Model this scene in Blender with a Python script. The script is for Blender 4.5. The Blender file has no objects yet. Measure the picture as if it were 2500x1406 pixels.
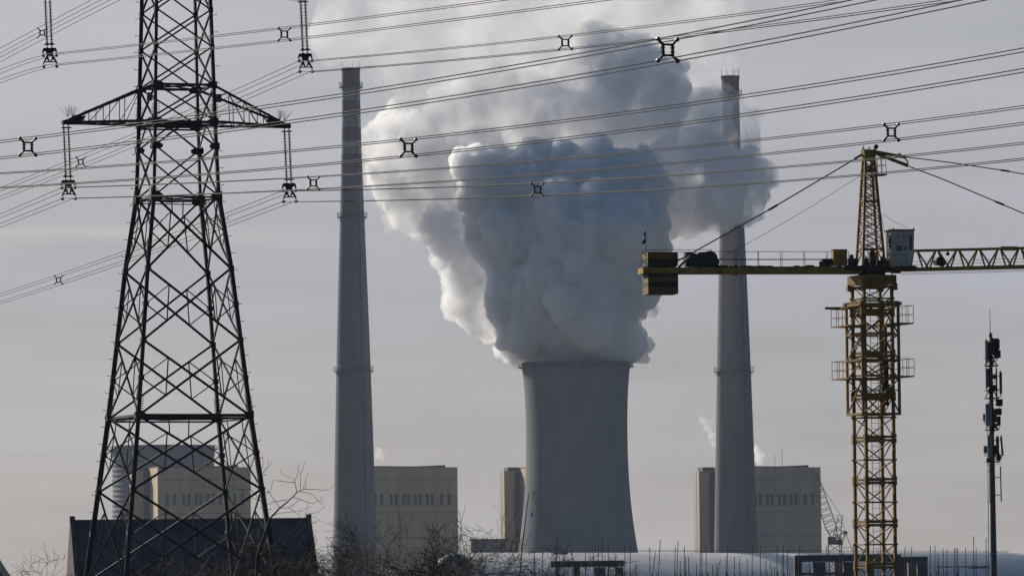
import bpy, bmesh, math, random
import numpy as np
from mathutils import Vector, Matrix, noise
R = math.radians
scene = bpy.context.scene
C = scene.collection

# ------------------------------------------------------------------ camera
F = 200.0 / 36.0 * 2500.0            # focal length in pixels of the 2500 px photograph
CAM_H = 3.0
PITCH, ROLL = R(3.0), R(-0.6)
cd = bpy.data.cameras.new('camera'); cam = bpy.data.objects.new('camera', cd); C.objects.link(cam)
cd.sensor_width = 36.0; cd.lens = 200.0; cd.clip_start = 1.0; cd.clip_end = 60000.0
CM = Matrix.Rotation(R(90) + PITCH, 4, 'X') @ Matrix.Rotation(ROLL, 4, 'Z')
CM.translation = Vector((0, 0, CAM_H))
cam.matrix_world = CM
scene.camera = cam
CM3 = CM.to_3x3()

def P(px, py, Y):
    """point of the world at distance Y in front of the camera that shows at pixel (px, py)"""
    d = CM3 @ Vector(((px - 1250.0) / F, (703.0 - py) / F, -1.0))
    return Vector((0, 0, CAM_H)) + d * (Y / d.y)

# ------------------------------------------------------------------ sky, sun, exposure
SUN_AZ, SUN_EL = R(40), R(27)         # azimuth to the left of the view direction
S = Vector((-math.sin(SUN_AZ) * math.cos(SUN_EL), math.cos(SUN_AZ) * math.cos(SUN_EL), math.sin(SUN_EL)))
world = bpy.data.worlds.new('World'); scene.world = world; world.use_nodes = True
nt = world.node_tree; bg = nt.nodes['Background']
sky = nt.nodes.new('ShaderNodeTexSky'); sky.sky_type = 'NISHITA'; sky.sun_disc = False
sky.sun_elevation = SUN_EL; sky.sun_rotation = -SUN_AZ
sky.altitude = 50; sky.air_density = 1.0; sky.dust_density = 2.0; sky.ozone_density = 3.0
# thin high overcast that greys the blue and leaves faint streaks
tc = nt.nodes.new('ShaderNodeTexCoord')
mp = nt.nodes.new('ShaderNodeMapping'); mp.inputs['Scale'].default_value = (9, 9, 60)
nz = nt.nodes.new('ShaderNodeTexNoise'); nz.inputs['Scale'].default_value = 1.3; nz.inputs['Detail'].default_value = 6; nz.inputs['Roughness'].default_value = 0.55
rp = nt.nodes.new('ShaderNodeMapRange'); rp.inputs['From Min'].default_value = 0.35; rp.inputs['From Max'].default_value = 0.7
rp.inputs['To Min'].default_value = 0.78; rp.inputs['To Max'].default_value = 0.92
mx = nt.nodes.new('ShaderNodeMix'); mx.data_type = 'RGBA'
hs = nt.nodes.new('ShaderNodeHueSaturation'); hs.inputs['Saturation'].default_value = 0.1
tint = nt.nodes.new('ShaderNodeMix'); tint.data_type = 'RGBA'; tint.blend_type = 'MULTIPLY'; tint.inputs['Factor'].default_value = 1
tint.inputs['B'].default_value = (1.0, 0.99, 1.02, 1)
L = nt.links.new
L(tc.outputs['Generated'], mp.inputs['Vector']); L(mp.outputs['Vector'], nz.inputs['Vector']); L(nz.outputs['Fac'], rp.inputs['Value'])
lay = nt.nodes.new('ShaderNodeMix'); lay.data_type = 'RGBA'; lay.inputs['Factor'].default_value = 0.8; lay.inputs['B'].default_value = (9.9, 9.75, 10.2, 1)
sx = nt.nodes.new('ShaderNodeSeparateXYZ'); er = nt.nodes.new('ShaderNodeMapRange'); er.inputs['From Max'].default_value = 0.105
cr_ = nt.nodes.new('ShaderNodeValToRGB'); e = cr_.color_ramp.elements
e[0].position = 0.0; e[0].color = (0.99, 0.955, 0.89, 1); e[1].position = 1.0; e[1].color = (1.0, 0.995, 1.01, 1)
e2 = e.new(0.5); e2.color = (0.885, 0.90, 0.965, 1); e3 = e.new(0.22); e3.color = (0.935, 0.92, 0.895, 1)
L(tc.outputs['Generated'], sx.inputs['Vector']); L(sx.outputs['Z'], er.inputs['Value']); L(er.outputs['Result'], cr_.inputs['Fac'])
st_ = nt.nodes.new('ShaderNodeMapRange'); st_.inputs['From Min'].default_value = 0.3; st_.inputs['From Max'].default_value = 0.7; st_.inputs['To Min'].default_value = 0.93; st_.inputs['To Max'].default_value = 1.07
vm = nt.nodes.new('ShaderNodeVectorMath'); vm.operation = 'SCALE'
L(nz.outputs['Fac'], st_.inputs['Value']); L(cr_.outputs['Color'], vm.inputs[0]); L(st_.outputs['Result'], vm.inputs['Scale'])
# one long cream cloud streak low on the left
def mnode(op, a, b=None, clamp=False):
    n = nt.nodes.new('ShaderNodeMath'); n.operation = op; n.use_clamp = clamp
    for i, q in enumerate((a, b)):
        if q is None: continue
        if isinstance(q, (int, float)): n.inputs[i].default_value = q
        else: L(q, n.inputs[i])
    return n.outputs[0]
wob = mnode('MULTIPLY', mnode('SUBTRACT', nz.outputs['Fac'], 0.5), 0.012)
dz_ = mnode('ABSOLUTE', mnode('SUBTRACT', mnode('ADD', sx.outputs['Z'], wob), 0.0608))
band = mnode('SUBTRACT', 1.0, mnode('DIVIDE', dz_, 0.0024), True)
side = mnode('MULTIPLY', mnode('ADD', mnode('MULTIPLY', sx.outputs['X'], -1.0), -0.012), 16.0, True)
band = mnode('MULTIPLY', mnode('MULTIPLY', band, side), 0.24)
cb_ = nt.nodes.new('ShaderNodeVectorMath'); cb_.operation = 'SCALE'; cb_.inputs[0].default_value = (1.0, 0.88, 0.62); L(band, cb_.inputs['Scale'])
va = nt.nodes.new('ShaderNodeVectorMath'); va.operation = 'ADD'; L(vm.outputs['Vector'], va.inputs[0]); L(cb_.outputs['Vector'], va.inputs[1])
L(va.outputs['Vector'], tint.inputs['B'])
L(sky.outputs['Color'], hs.inputs['Color']); L(hs.outputs['Color'], lay.inputs['A']); L(lay.outputs['Result'], tint.inputs['A'])
clr = nt.nodes.new('ShaderNodeHueSaturation'); clr.inputs['Saturation'].default_value = 1.4; clr.inputs['Value'].default_value = 0.93
L(sky.outputs['Color'], clr.inputs['Color']); L(clr.outputs['Color'], mx.inputs['A']); L(tint.outputs['Result'], mx.inputs['B'])
# the veil of cloud lies on the sun's side of the sky; behind the camera the sky stays clear blue
dp = nt.nodes.new('ShaderNodeVectorMath'); dp.operation = 'DOT_PRODUCT'; dp.inputs[1].default_value = (-0.30, 0.954, 0.0)
vr = nt.nodes.new('ShaderNodeMapRange'); vr.interpolation_type = 'SMOOTHSTEP'; vr.inputs['From Min'].default_value = 0.45; vr.inputs['From Max'].default_value = 0.9
mu_ = nt.nodes.new('ShaderNodeMath'); mu_.operation = 'MULTIPLY'
L(tc.outputs['Generated'], dp.inputs[0]); L(dp.outputs['Value'], vr.inputs['Value'])
L(vr.outputs['Result'], mu_.inputs[0]); L(rp.outputs['Result'], mu_.inputs[1]); L(mu_.outputs[0], mx.inputs['Factor'])
L(mx.outputs['Result'], bg.inputs['Color'])
bg.inputs['Strength'].default_value = 0.05
ld = bpy.data.lights.new('sun', 'SUN'); sun = bpy.data.objects.new('sun', ld); C.objects.link(sun)
ld.energy = 5.0; ld.angle = R(0.53); ld.color = (1.0, 0.93, 0.82)
sun.rotation_euler = S.to_track_quat('Z', 'Y').to_euler()
sun.location = S * 3000
scene.view_settings.view_transform = 'Standard'; scene.view_settings.look = 'None'; scene.view_settings.gamma = 1
scene.view_settings.exposure = 0.06
cy = scene.cycles
cy.sample_clamp_indirect = 3.0
cy.max_bounces = 28; cy.diffuse_bounces = 3; cy.glossy_bounces = 3; cy.volume_bounces = 26; cy.transparent_max_bounces = 64
cy.transmission_bounces = 4
cy.use_denoising = True
cy.volume_step_rate = 0.5; cy.volume_max_steps = 256

# ------------------------------------------------------------------ helpers
ORG = {}
def V3(a): return Vector(a)
class MB:
    """collects shapes for ONE mesh object"""
    def __init__(s): s.v = []; s.f = []; s.smooth = False
    def add(s, vs, fs):
        o = len(s.v); s.v.extend([tuple(q) for q in vs]); s.f.extend([tuple(i + o for i in f) for f in fs])
    def frame(s, a, b, up=None):
        d = (b - a).normalized()
        up = up or (Vector((0, 0, 1)) if abs(d.z) < 0.95 else Vector((1, 0, 0)))
        x = d.cross(up)
        if x.length < 1e-6: x = d.cross(Vector((0, 1, 0)))
        x.normalize(); y = x.cross(d).normalized()
        return d, x, y
    def bar(s, a, b, w, h=None, up=None):
        a, b = V3(a), V3(b); h = h or w
        if (b - a).length < 1e-6: return
        d, x, y = s.frame(a, b, up); x = x * (w / 2); y = y * (h / 2)
        s.add([a - x - y, a + x - y, a + x + y, a - x + y, b - x - y, b + x - y, b + x + y, b - x + y],
              [(3, 2, 1, 0), (4, 5, 6, 7), (0, 1, 5, 4), (1, 2, 6, 5), (2, 3, 7, 6), (3, 0, 4, 7)])
    def angle(s, a, b, w, t=None, up=None, sx=1, sy=1):
        """rolled steel L-section: two thin flanges"""
        a, b = V3(a), V3(b); t = t or w * 0.16
        d, x, y = s.frame(a, b, up); x = x * sx; y = y * sy
        pr = [(0, 0), (w, 0), (w, t), (t, t), (t, w), (0, w)]
        pr = [(p - w * 0.4, q - w * 0.4) for p, q in pr]
        vs = [a + x * p + y * q for p, q in pr] + [b + x * p + y * q for p, q in pr]
        s.add(vs, [(i, (i + 1) % 6, (i + 1) % 6 + 6, i + 6) for i in range(6)] + [(5, 4, 3, 2, 1, 0), (6, 7, 8, 9, 10, 11)])
    def tube(s, pts, r, n=6, cap=True):
        pts = [V3(p) for p in pts]; rs = r if isinstance(r, (list, tuple)) else [r] * len(pts)
        vs, fs = [], []; prev = None
        for i, p in enumerate(pts):
            d = (pts[min(i + 1, len(pts) - 1)] - pts[max(i - 1, 0)])
            d = d.normalized() if d.length > 1e-9 else Vector((0, 0, 1))
            if prev is None:
                x = d.cross(Vector((0, 0, 1)) if abs(d.z) < 0.9 else Vector((1, 0, 0))).normalized()
            else:
                x = (prev - d * prev.dot(d)).normalized()
            prev = x; y = d.cross(x)
            for k in range(n):
                t = 2 * math.pi * k / n
                vs.append(p + (x * math.cos(t) + y * math.sin(t)) * rs[i])
        for i in range(len(pts) - 1):
            for k in range(n):
                fs.append((i * n + k, i * n + (k + 1) % n, (i + 1) * n + (k + 1) % n, (i + 1) * n + k))
        if cap: fs.append(tuple(reversed(range(n)))); fs.append(tuple(range((len(pts) - 1) * n, len(pts) * n)))
        s.add(vs, fs)
    def box(s, c, size, ux=(1, 0, 0), uy=(0, 1, 0), uz=(0, 0, 1)):
        c = V3(c); X, Y, Z = V3(ux) * size[0] / 2, V3(uy) * size[1] / 2, V3(uz) * size[2] / 2
        s.add([c - X - Y - Z, c + X - Y - Z, c + X + Y - Z, c - X + Y - Z, c - X - Y + Z, c + X - Y + Z, c + X + Y + Z, c - X + Y + Z],
              [(3, 2, 1, 0), (4, 5, 6, 7), (0, 1, 5, 4), (1, 2, 6, 5), (2, 3, 7, 6), (3, 0, 4, 7)])
    def sphere(s, c, r, n=8, m=5, sq=(1, 1, 1)):
        c = V3(c); vs = [c + Vector((0, 0, -r * sq[2]))]
        for j in range(1, m):
            t = math.pi * j / m - math.pi / 2
            vs += [c + Vector((r * math.cos(t) * math.cos(2 * math.pi * k / n) * sq[0], r * math.cos(t) * math.sin(2 * math.pi * k / n) * sq[1], r * math.sin(t) * sq[2])) for k in range(n)]
        vs.append(c + Vector((0, 0, r * sq[2]))); fs = []
        for k in range(n): fs.append((0, 1 + (k + 1) % n, 1 + k))
        for j in range(m - 2):
            for k in range(n): fs.append((1 + j * n + k, 1 + j * n + (k + 1) % n, 1 + (j + 1) * n + (k + 1) % n, 1 + (j + 1) * n + k))
        o = 1 + (m - 2) * n
        for k in range(n): fs.append((o + k, o + (k + 1) % n, len(vs) - 1))
        s.add(vs, fs)
    def lathe(s, c, prof, n=64, closed_top=False):
        c = V3(c); vs = [c + Vector((r * math.cos(2 * math.pi * k / n), r * math.sin(2 * math.pi * k / n), z)) for z, r in prof for k in range(n)]
        fs = [(j * n + k, j * n + (k + 1) % n, (j + 1) * n + (k + 1) % n, (j + 1) * n + k) for j in range(len(prof) - 1) for k in range(n)]
        if closed_top: fs.append(tuple(range((len(prof) - 1) * n, len(prof) * n)))
        s.add(vs, fs); s.smooth = True
    def prism(s, pts, d):
        """closed outline extruded along the vector d"""
        pts = [V3(p) for p in pts]; n = len(pts); d = V3(d)
        s.add(pts + [p + d for p in pts], [tuple(reversed(range(n))), tuple(range(n, 2 * n))] + [(i, (i + 1) % n, (i + 1) % n + n, i + n) for i in range(n)])

def obj(name, mb, mat, parent=None, smooth=None, kind=None, label=None, org=None):
    o0 = Vector(org) if org is not None else (ORG[parent.name] if parent else Vector((0, 0, 0)))
    me = bpy.data.meshes.new(name)
    vs = np.array(mb.v, dtype=float).reshape(-1, 3) - np.array(o0)
    me.from_pydata(vs.tolist(), [], mb.f); me.update()
    o = bpy.data.objects.new(name, me); C.objects.link(o)
    if parent: o.parent = parent
    else: o.location = o0
    ORG[o.name] = o0
    me.materials.append(mat)
    if mb.smooth if smooth is None else smooth:
        me.polygons.foreach_set('use_smooth', [True] * len(me.polygons))
    if kind: o['kind'] = kind
    if label: o['label'] = label
    return o
def tag(o, label, cat, group=None):
    o['label'] = label; o['category'] = cat
    if group: o['group'] = group
    return o
def thing(name, loc, label, cat, group=None):
    o = bpy.data.objects.new(name, None); C.objects.link(o); o.location = loc; o.empty_display_size = 0.5
    ORG[o.name] = Vector(loc)
    return tag(o, label, cat, group)
def copy_tree(o, parent=None):
    c = o.copy(); C.objects.link(c)
    if parent: c.parent = parent
    ORG[c.name] = ORG.get(o.name, Vector((0, 0, 0)))
    for ch in list(o.children): copy_tree(ch, c)
    return c

def mat(name, c1, c2=None, rough=0.8, metal=0.0, scale=1.0, bump=0.0, bscale=None, stretch=(1, 1, 1), fac=(0.35, 0.65), spec=0.3):
    """painted / mineral / metal surface with uneven colour, roughness and relief"""
    m = bpy.data.materials.new(name); m.use_nodes = True; t = m.node_tree; b = t.nodes['Principled BSDF']
    b.inputs['Roughness'].default_value = rough; b.inputs['Metallic'].default_value = metal; b.inputs['Specular IOR Level'].default_value = spec
    co = t.nodes.new('ShaderNodeTexCoord'); mp = t.nodes.new('ShaderNodeMapping'); mp.inputs['Scale'].default_value = stretch
    t.links.new(co.outputs['Object'], mp.inputs['Vector'])
    n = t.nodes.new('ShaderNodeTexNoise'); n.inputs['Scale'].default_value = scale; n.inputs['Detail'].default_value = 6; n.inputs['Roughness'].default_value = 0.6
    t.links.new(mp.outputs['Vector'], n.inputs['Vector'])
    r = t.nodes.new('ShaderNodeMapRange'); r.inputs['From Min'].default_value = fac[0]; r.inputs['From Max'].default_value = fac[1]
    x = t.nodes.new('ShaderNodeMix'); x.data_type = 'RGBA'
    x.inputs['A'].default_value = (*c1, 1); x.inputs['B'].default_value = (*(c2 or [q * 0.75 for q in c1]), 1)
    t.links.new(n.outputs['Fac'], r.inputs['Value']); t.links.new(r.outputs['Result'], x.inputs['Factor']); t.links.new(x.outputs['Result'], b.inputs['Base Color'])
    if bump:
        bn = t.nodes.new('ShaderNodeTexNoise'); bn.inputs['Scale'].default_value = bscale or scale * 4; bn.inputs['Detail'].default_value = 4
        t.links.new(mp.outputs['Vector'], bn.inputs['Vector'])
        bb = t.nodes.new('ShaderNodeBump'); bb.inputs['Strength'].default_value = bump; bb.inputs['Distance'].default_value = 0.1
        t.links.new(bn.outputs['Fac'], bb.inputs['Height']); t.links.new(bb.outputs['Normal'], b.inputs['Normal'])
    m['mix'] = x.name
    return m
def bands(m, zs, c1, c2=None, blur=0.05, k=1.0):
    """paint bands by height of the object's own coordinates: zs = list of (z0, z1)"""
    t = m.node_tree; b = t.nodes['Principled BSDF']; src = b.inputs['Base Color'].links[0].from_socket
    co = t.nodes.new('ShaderNodeTexCoord'); sp = t.nodes.new('ShaderNodeSeparateXYZ'); t.links.new(co.outputs['Object'], sp.inputs['Vector'])
    tot = None
    for z0, z1 in zs:
        cm = t.nodes.new('ShaderNodeMath'); cm.operation = 'COMPARE'; cm.inputs[1].default_value = (z0 + z1) / 2; cm.inputs[2].default_value = (z1 - z0) / 2
        t.links.new(sp.outputs['Z'], cm.inputs[0])
        if tot is None: tot = cm.outputs[0]
        else:
            ad = t.nodes.new('ShaderNodeMath'); ad.operation = 'MAXIMUM'; t.links.new(tot, ad.inputs[0]); t.links.new(cm.outputs[0], ad.inputs[1]); tot = ad.outputs[0]
    if k != 1.0:
        ml = t.nodes.new('ShaderNodeMath'); ml.operation = 'MULTIPLY'; ml.inputs[1].default_value = k; t.links.new(tot, ml.inputs[0]); tot = ml.outputs[0]
    x = t.nodes.new('ShaderNodeMix'); x.data_type = 'RGBA'; t.links.new(tot, x.inputs['Factor']); t.links.new(src, x.inputs['A'])
    x.inputs['B'].default_value = (*c1, 1); t.links.new(x.outputs['Result'], b.inputs['Base Color'])
    return m
def zrings(m, period, strength, dist=0.1, axis='Z', depth=None):
    """horizontal lift joints: a bump and slight tone ripple every `period` metres of height"""
    t = m.node_tree; b = t.nodes['Principled BSDF']
    co = t.nodes.new('ShaderNodeTexCoord'); w = t.nodes.new('ShaderNodeTexWave'); w.wave_type = 'BANDS'; w.bands_direction = axis
    w.inputs['Scale'].default_value = 2 * math.pi / period / 20.0; w.inputs['Distortion'].default_value = 0.3; w.inputs['Detail'].default_value = 1
    t.links.new(co.outputs['Object'], w.inputs['Vector'])
    bb = t.nodes.new('ShaderNodeBump'); bb.inputs['Strength'].default_value = strength; bb.inputs['Distance'].default_value = dist
    t.links.new(w.outputs['Fac'], bb.inputs['Height'])
    if b.inputs['Normal'].links: t.links.new(b.inputs['Normal'].links[0].from_socket, bb.inputs['Normal'])
    t.links.new(bb.outputs['Normal'], b.inputs['Normal'])
    if depth:
        src = b.inputs['Base Color'].links[0].from_socket
        r = t.nodes.new('ShaderNodeMapRange'); r.inputs['To Min'].default_value = 1 - depth; r.inputs['To Max'].default_value = 1.0
        t.links.new(w.outputs['Fac'], r.inputs['Value'])
        x = t.nodes.new('ShaderNodeMix'); x.data_type = 'RGBA'; x.blend_type = 'MULTIPLY'; x.inputs['Factor'].default_value = 1
        cb = t.nodes.new('ShaderNodeCombineXYZ')
        for i in range(3): t.links.new(r.outputs['Result'], cb.inputs[i])
        t.links.new(src, x.inputs['A']); t.links.new(cb.outputs[0], x.inputs['B']); t.links.new(x.outputs['Result'], b.inputs['Base Color'])
    return m

M = {}
M['steel'] = mat('dark_weathered_steel', (0.05, 0.045, 0.05), (0.025, 0.022, 0.026), 0.55, 0.3, 1.5)
M['alu'] = mat('conductor_aluminium', (0.035, 0.032, 0.031), (0.024, 0.022, 0.022), 0.75, 0.0, 3, spec=0.12)
M['fitting'] = mat('dark_fitting_iron', (0.03, 0.028, 0.034), (0.015, 0.014, 0.018), 0.5, 0.2, 6)
M['glaze'] = mat('brown_porcelain', (0.06, 0.03, 0.03), (0.04, 0.02, 0.025), 0.25, 0, 6)
M['yellow'] = mat('chipped_yellow_crane_paint', (0.33, 0.180, 0.014), (0.13, 0.068, 0.013), 0.6, 0, 2.5, 0.1)
M['arm_yellow'] = mat('yellow_arm_paint_lightened_for_shade', (0.44, 0.245, 0.02), (0.22, 0.11, 0.02), 0.55, 0, 1.8, 0.1)  # same crane paint, its colour lightened to offset the shade on the arms
M['darkyellow'] = mat('greasy_dark_crane_steel', (0.035, 0.025, 0.018), (0.02, 0.015, 0.012), 0.6, 0.1, 4)
M['white_cab'] = mat('dirty_white_cab_paint', (0.70, 0.60, 0.48), (0.48, 0.41, 0.33), 0.6, 0, 2)
M['glass'] = mat('dark_window_glass', (0.03, 0.035, 0.04), (0.02, 0.025, 0.03), 0.12, 0, 1, spec=0.5)
M['red'] = mat('faded_red_cloth', (0.22, 0.02, 0.03), (0.12, 0.01, 0.02), 0.9, 0, 5)
M['orange'] = mat('orange_warning_paint', (0.45, 0.13, 0.05), (0.3, 0.1, 0.05), 0.6, 0, 5)
M['galv'] = mat('grey_galvanised_pole', (0.12, 0.12, 0.13), (0.08, 0.08, 0.09), 0.55, 0.2, 2)
M['panel'] = mat('pale_antenna_plastic', (0.30, 0.30, 0.30), (0.22, 0.22, 0.22), 0.5, 0, 3)
M['black'] = mat('black_equipment_paint', (0.02, 0.02, 0.022), (0.012, 0.012, 0.014), 0.5, 0, 4)
M['bark'] = mat('dark_bare_bark', (0.03, 0.023, 0.018), (0.016, 0.013, 0.010), 0.85, 0, 8)
M['twig'] = mat('thin_twig_bark', (0.028, 0.022, 0.018), (0.016, 0.013, 0.010), 0.8, 0, 8)
M['rust'] = mat('rusty_rebar', (0.06, 0.035, 0.025), (0.035, 0.02, 0.015), 0.8, 0.2, 8)
M['concrete'] = mat('raw_grey_concrete', (0.20, 0.19, 0.18), (0.13, 0.125, 0.12), 0.9, 0, 1.2, 0.3)
M['tower_concrete'] = zrings(mat('cooling_tower_concrete', (0.185, 0.185, 0.195), (0.145, 0.146, 0.155), 0.9, 0, 0.09, stretch=(1, 1, 0.35), fac=(0.32, 0.68)), 1.9, 0.15, 0.12, depth=0.06)
M['ground'] = mat('dry_winter_earth', (0.075, 0.068, 0.055), (0.05, 0.047, 0.038), 0.95, 0, 0.02, 0.3, 0.5)

# ------------------------------------------------------------------ ground
g = MB(); NG = 40
xs = np.linspace(-9000, 9000, NG); ys = np.concatenate([np.linspace(-300, 4200, 46), [6000, 9000, 14000, 22000, 40000]])
for j, y in enumerate(ys):
    for i, x in enumerate(xs): g.v.append((x, y, 0.0))
for j in range(len(ys) - 1):
    for i in range(NG - 1): g.f.append((j * NG + i, j * NG + i + 1, (j + 1) * NG + i + 1, (j + 1) * NG + i))
obj('ground', g, M['ground'], kind='structure')

# ------------------------------------------------------------------ power station: cooling towers
def profile(px, D, pts, ripple=0.0, period=2.0, step=0.5):
    """(pixel y, pixel radius) -> (z, r) sampled finely, with the shallow rings of the climbing formwork"""
    zs = [(P(px, y, D).z, r * D / F) for y, r in pts]
    zs.sort(); za = np.array([a for a, _ in zs]); ra = np.array([b for _, b in zs])
    n = max(8, int((za[-1] - max(0, za[0])) / step)); zz = np.linspace(0.0, za[-1], n)
    k = np.polyfit(za, ra, 5) if len(za) > 6 else None
    rr = np.polyval(k, zz) if k is not None else np.interp(zz, za, ra)
    if ripple: rr = rr + ripple * (np.abs(((zz / period) % 1.0) - 0.5) * 2 - 0.5)
    return list(zip(zz.tolist(), rr.tolist()))
D_TOWER = 2665.0
def cooling_tower(px_base, D, pts, label, ripple, period, rim, step=0.5):
    base = P(px_base, 1340, D); c = Vector((base.x, D, 0))
    t = thing('cooling_tower', c, label, 'cooling tower')
    pr = profile(px_base, D, pts, ripple, period, step)
    ztop, rtop = pr[-1]
    b = MB(); b.lathe(c, pr + [(ztop, rtop - 0.9), (ztop - 6, rtop - 1.6)], 128); obj('shell', b, M['tower_concrete'], t)
    b = MB(); b.lathe(c, [(ztop - 2.4, rtop + 0.05), (ztop - 2.4, rtop + rim), (ztop - 1.9, rtop + rim), (ztop - 1.9, rtop + 0.05)], 96); b.smooth = False
    obj('rim_gallery', b, M['galv'], t)
    b = MB(); n = 72
    for k in range(n):
        a = 2 * math.pi * k / n; q = c + Vector((math.cos(a) * (rtop + rim - 0.1), math.sin(a) * (rtop + rim - 0.1), ztop - 1.9)); b.bar(q, q + Vector((0, 0, 1.6)), 0.09)
    for h in (0.8, 1.6):
        b.tube([c + Vector((math.cos(2 * math.pi * k / n) * (rtop + rim - 0.1), math.sin(2 * math.pi * k / n) * (rtop + rim - 0.1), ztop - 1.9 + h)) for k in range(n + 1)], 0.05, 4)
    obj('railing', b, M['steel'], t)
    return t, c, ztop, rtop
cooling_tower(1411, D_TOWER, [(885, 134), (905, 130.5), (922, 129), (960, 126.8), (1000, 125), (1050, 124), (1094, 124), (1150, 125.6), (1200, 129), (1265, 134.5), (1340, 145.5), (1430, 161)],
              'wide concrete cooling tower under the huge steam plume', 0.05, 1.9, 1.4)
cooling_tower(399, 3300.0, [(1088, 128.5), (1110, 126.5), (1150, 123.5), (1200, 122.5), (1265, 124), (1430, 134)],
              'smaller ribbed cooling tower behind the cream block and the pylon', 0.55, 2.9, 1.6, 0.45)

# ------------------------------------------------------------------ chimneys
def chimney(px_base, D, pts, dark_bands, galleries, label):
    base = P(px_base, 1340, D); c = Vector((base.x, D, 0))
    t = thing('chimney', c, label, 'chimney', 'twin power station chimneys')
    pr = profile(px_base, D, pts, 0.10, 1.5, 0.35)
    rad = lambda z: float(np.interp(z, [q[0] for q in pr], [q[1] for q in pr]))
    zy = lambda y: P(px_base, y, D).z
    m = zrings(mat('chimney_concrete', (0.16, 0.152, 0.168), (0.12, 0.115, 0.128), 0.9, 0, 0.22, stretch=(1, 1, 0.12), fac=(0.3, 0.7)), 1.5, 0.2, 0.1, depth=0.10)
    bands(m, [(zy(dark_bands[-1][1]), zy(dark_bands[0][0]))], (0.25, 0.27, 0.27), k=0.9)
    bands(m, [(zy(b1), zy(b0)) for b0, b1 in dark_bands], (0.085, 0.056, 0.06), k=0.92)
    ztop, rtop = pr[-1]
    b = MB(); b.lathe(c, pr + [(ztop, rtop - 0.7), (ztop - 5, rtop - 0.9)], 72); obj('shaft', b, m, t)
    b = MB(); b.lathe(c, [(ztop - 1.3, rtop + 0.02), (ztop - 1.3, rtop + 0.22), (ztop + 0.15, rtop + 0.22), (ztop + 0.15, rtop - 0.72)], 72); obj('cap_ring', b, M['steel'], t, smooth=False)
    for gy in galleries:
        z = zy(gy); r = rad(z); b = MB(); n = 30
        b.lathe(c, [(z - 0.3, r - 0.1), (z - 0.3, r + 1.3), (z, r + 1.3), (z, r - 0.1)], 48)
        for k in range(n):
            a = 2 * math.pi * k / n; u = Vector((math.cos(a), math.sin(a), 0))
            b.bar(c + u * (r + 1.25) + Vector((0, 0, z)), c + u * (r + 1.25) + Vector((0, 0, z + 2.2)), 0.10)
            if k % 2 == 0: b.bar(c + u * r + Vector((0, 0, z - 2.2)), c + u * (r + 1.2) + Vector((0, 0, z - 0.25)), 0.12)
        for h in (1.1, 2.2):
            b.tube([c + Vector((math.cos(2 * math.pi * k / n) * (r + 1.25), math.sin(2 * math.pi * k / n) * (r + 1.25), z + h)) for k in range(n + 1)], 0.07, 4)
        obj('gallery', b, M['steel'], t, smooth=False)
    for k in range(8):
        a = 2 * math.pi * (k + 0.3) / 8; q = c + Vector((math.cos(a) * (rtop + 0.1), math.sin(a) * (rtop + 0.1), ztop - 1))
        b = MB(); b.tube([q, q + Vector((0, 0, 4.6))], 0.07, 4); obj('lightning_rod', b, M['steel'], t)
    b = MB(); a = R(-58); u = Vector((math.cos(a), math.sin(a), 0)); w = Vector((-u.y, u.x, 0))
    zz = np.arange(2, ztop - 3, 3.0)
    for s in (-0.35, 0.35): b.tube([c + u * (rad(z) + 0.35) + w * s + Vector((0, 0, z)) for z in zz], 0.09, 4)
    for z in np.arange(2, ztop - 3, 1.5): b.bar(c + u * (rad(z) + 0.35) - w * 0.35 + Vector((0, 0, z)), c + u * (rad(z) + 0.35) + w * 0.35 + Vector((0, 0, z)), 0.09)
    obj('access_ladder', b, M['steel'], t)
    return t
chimney(867, 2700.0, [(168, 23.2), (180, 22.2), (205, 21.4), (235, 22), (300, 23.6), (400, 26.2), (500, 29), (700, 35.5), (905, 42.3), (1100, 47.6), (1340, 53), (1430, 55)],
        [(168, 213), (246, 281), (312, 345), (377, 412)], (213, 530, 905), 'tall tapering chimney left of the plume, its banded top in the open')
chimney(1797, 2740.0, [(187, 22.5), (200, 21.7), (224, 21), (255, 21.6), (300, 22.6), (400, 25.2), (530, 29.4), (700, 35), (905, 41.8), (1100, 47), (1340, 53), (1430, 55)],
        [(187, 231), (263, 285), (318, 358), (392, 428)], (232, 540, 907), 'tall tapering chimney half swallowed by the drifting plume')

# ------------------------------------------------------------------ boiler houses
M['cream'] = mat('yellow_cream_cladding', (0.57, 0.435, 0.26), (0.46, 0.35, 0.21), 0.75, 0, 0.09, stretch=(1, 1, 0.12))
M['cream_b'] = mat('greyed_cream_cladding', (0.52, 0.40, 0.275), (0.42, 0.325, 0.22), 0.75, 0, 0.09, stretch=(1, 1, 0.12))
M['blue'] = mat('deep_blue_cladding', (0.022, 0.042, 0.15), (0.018, 0.034, 0.12), 0.7, 0, 0.1)
M['palegrey'] = mat('pale_blue_grey_cladding', (0.33, 0.38, 0.45), (0.28, 0.33, 0.40), 0.7, 0, 0.1)
M['slategrey'] = mat('grey_green_cladding', (0.12, 0.135, 0.15), (0.10, 0.11, 0.125), 0.8, 0, 0.08)
M['win'] = mat('dim_window_louvre', (0.03, 0.03, 0.05), (0.02, 0.02, 0.035), 0.4, 0, 0.5)
M['roofdark'] = mat('dark_roof_sheet', (0.10, 0.09, 0.075), (0.07, 0.065, 0.055), 0.8, 0, 0.1)
GAM = R(11)
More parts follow.
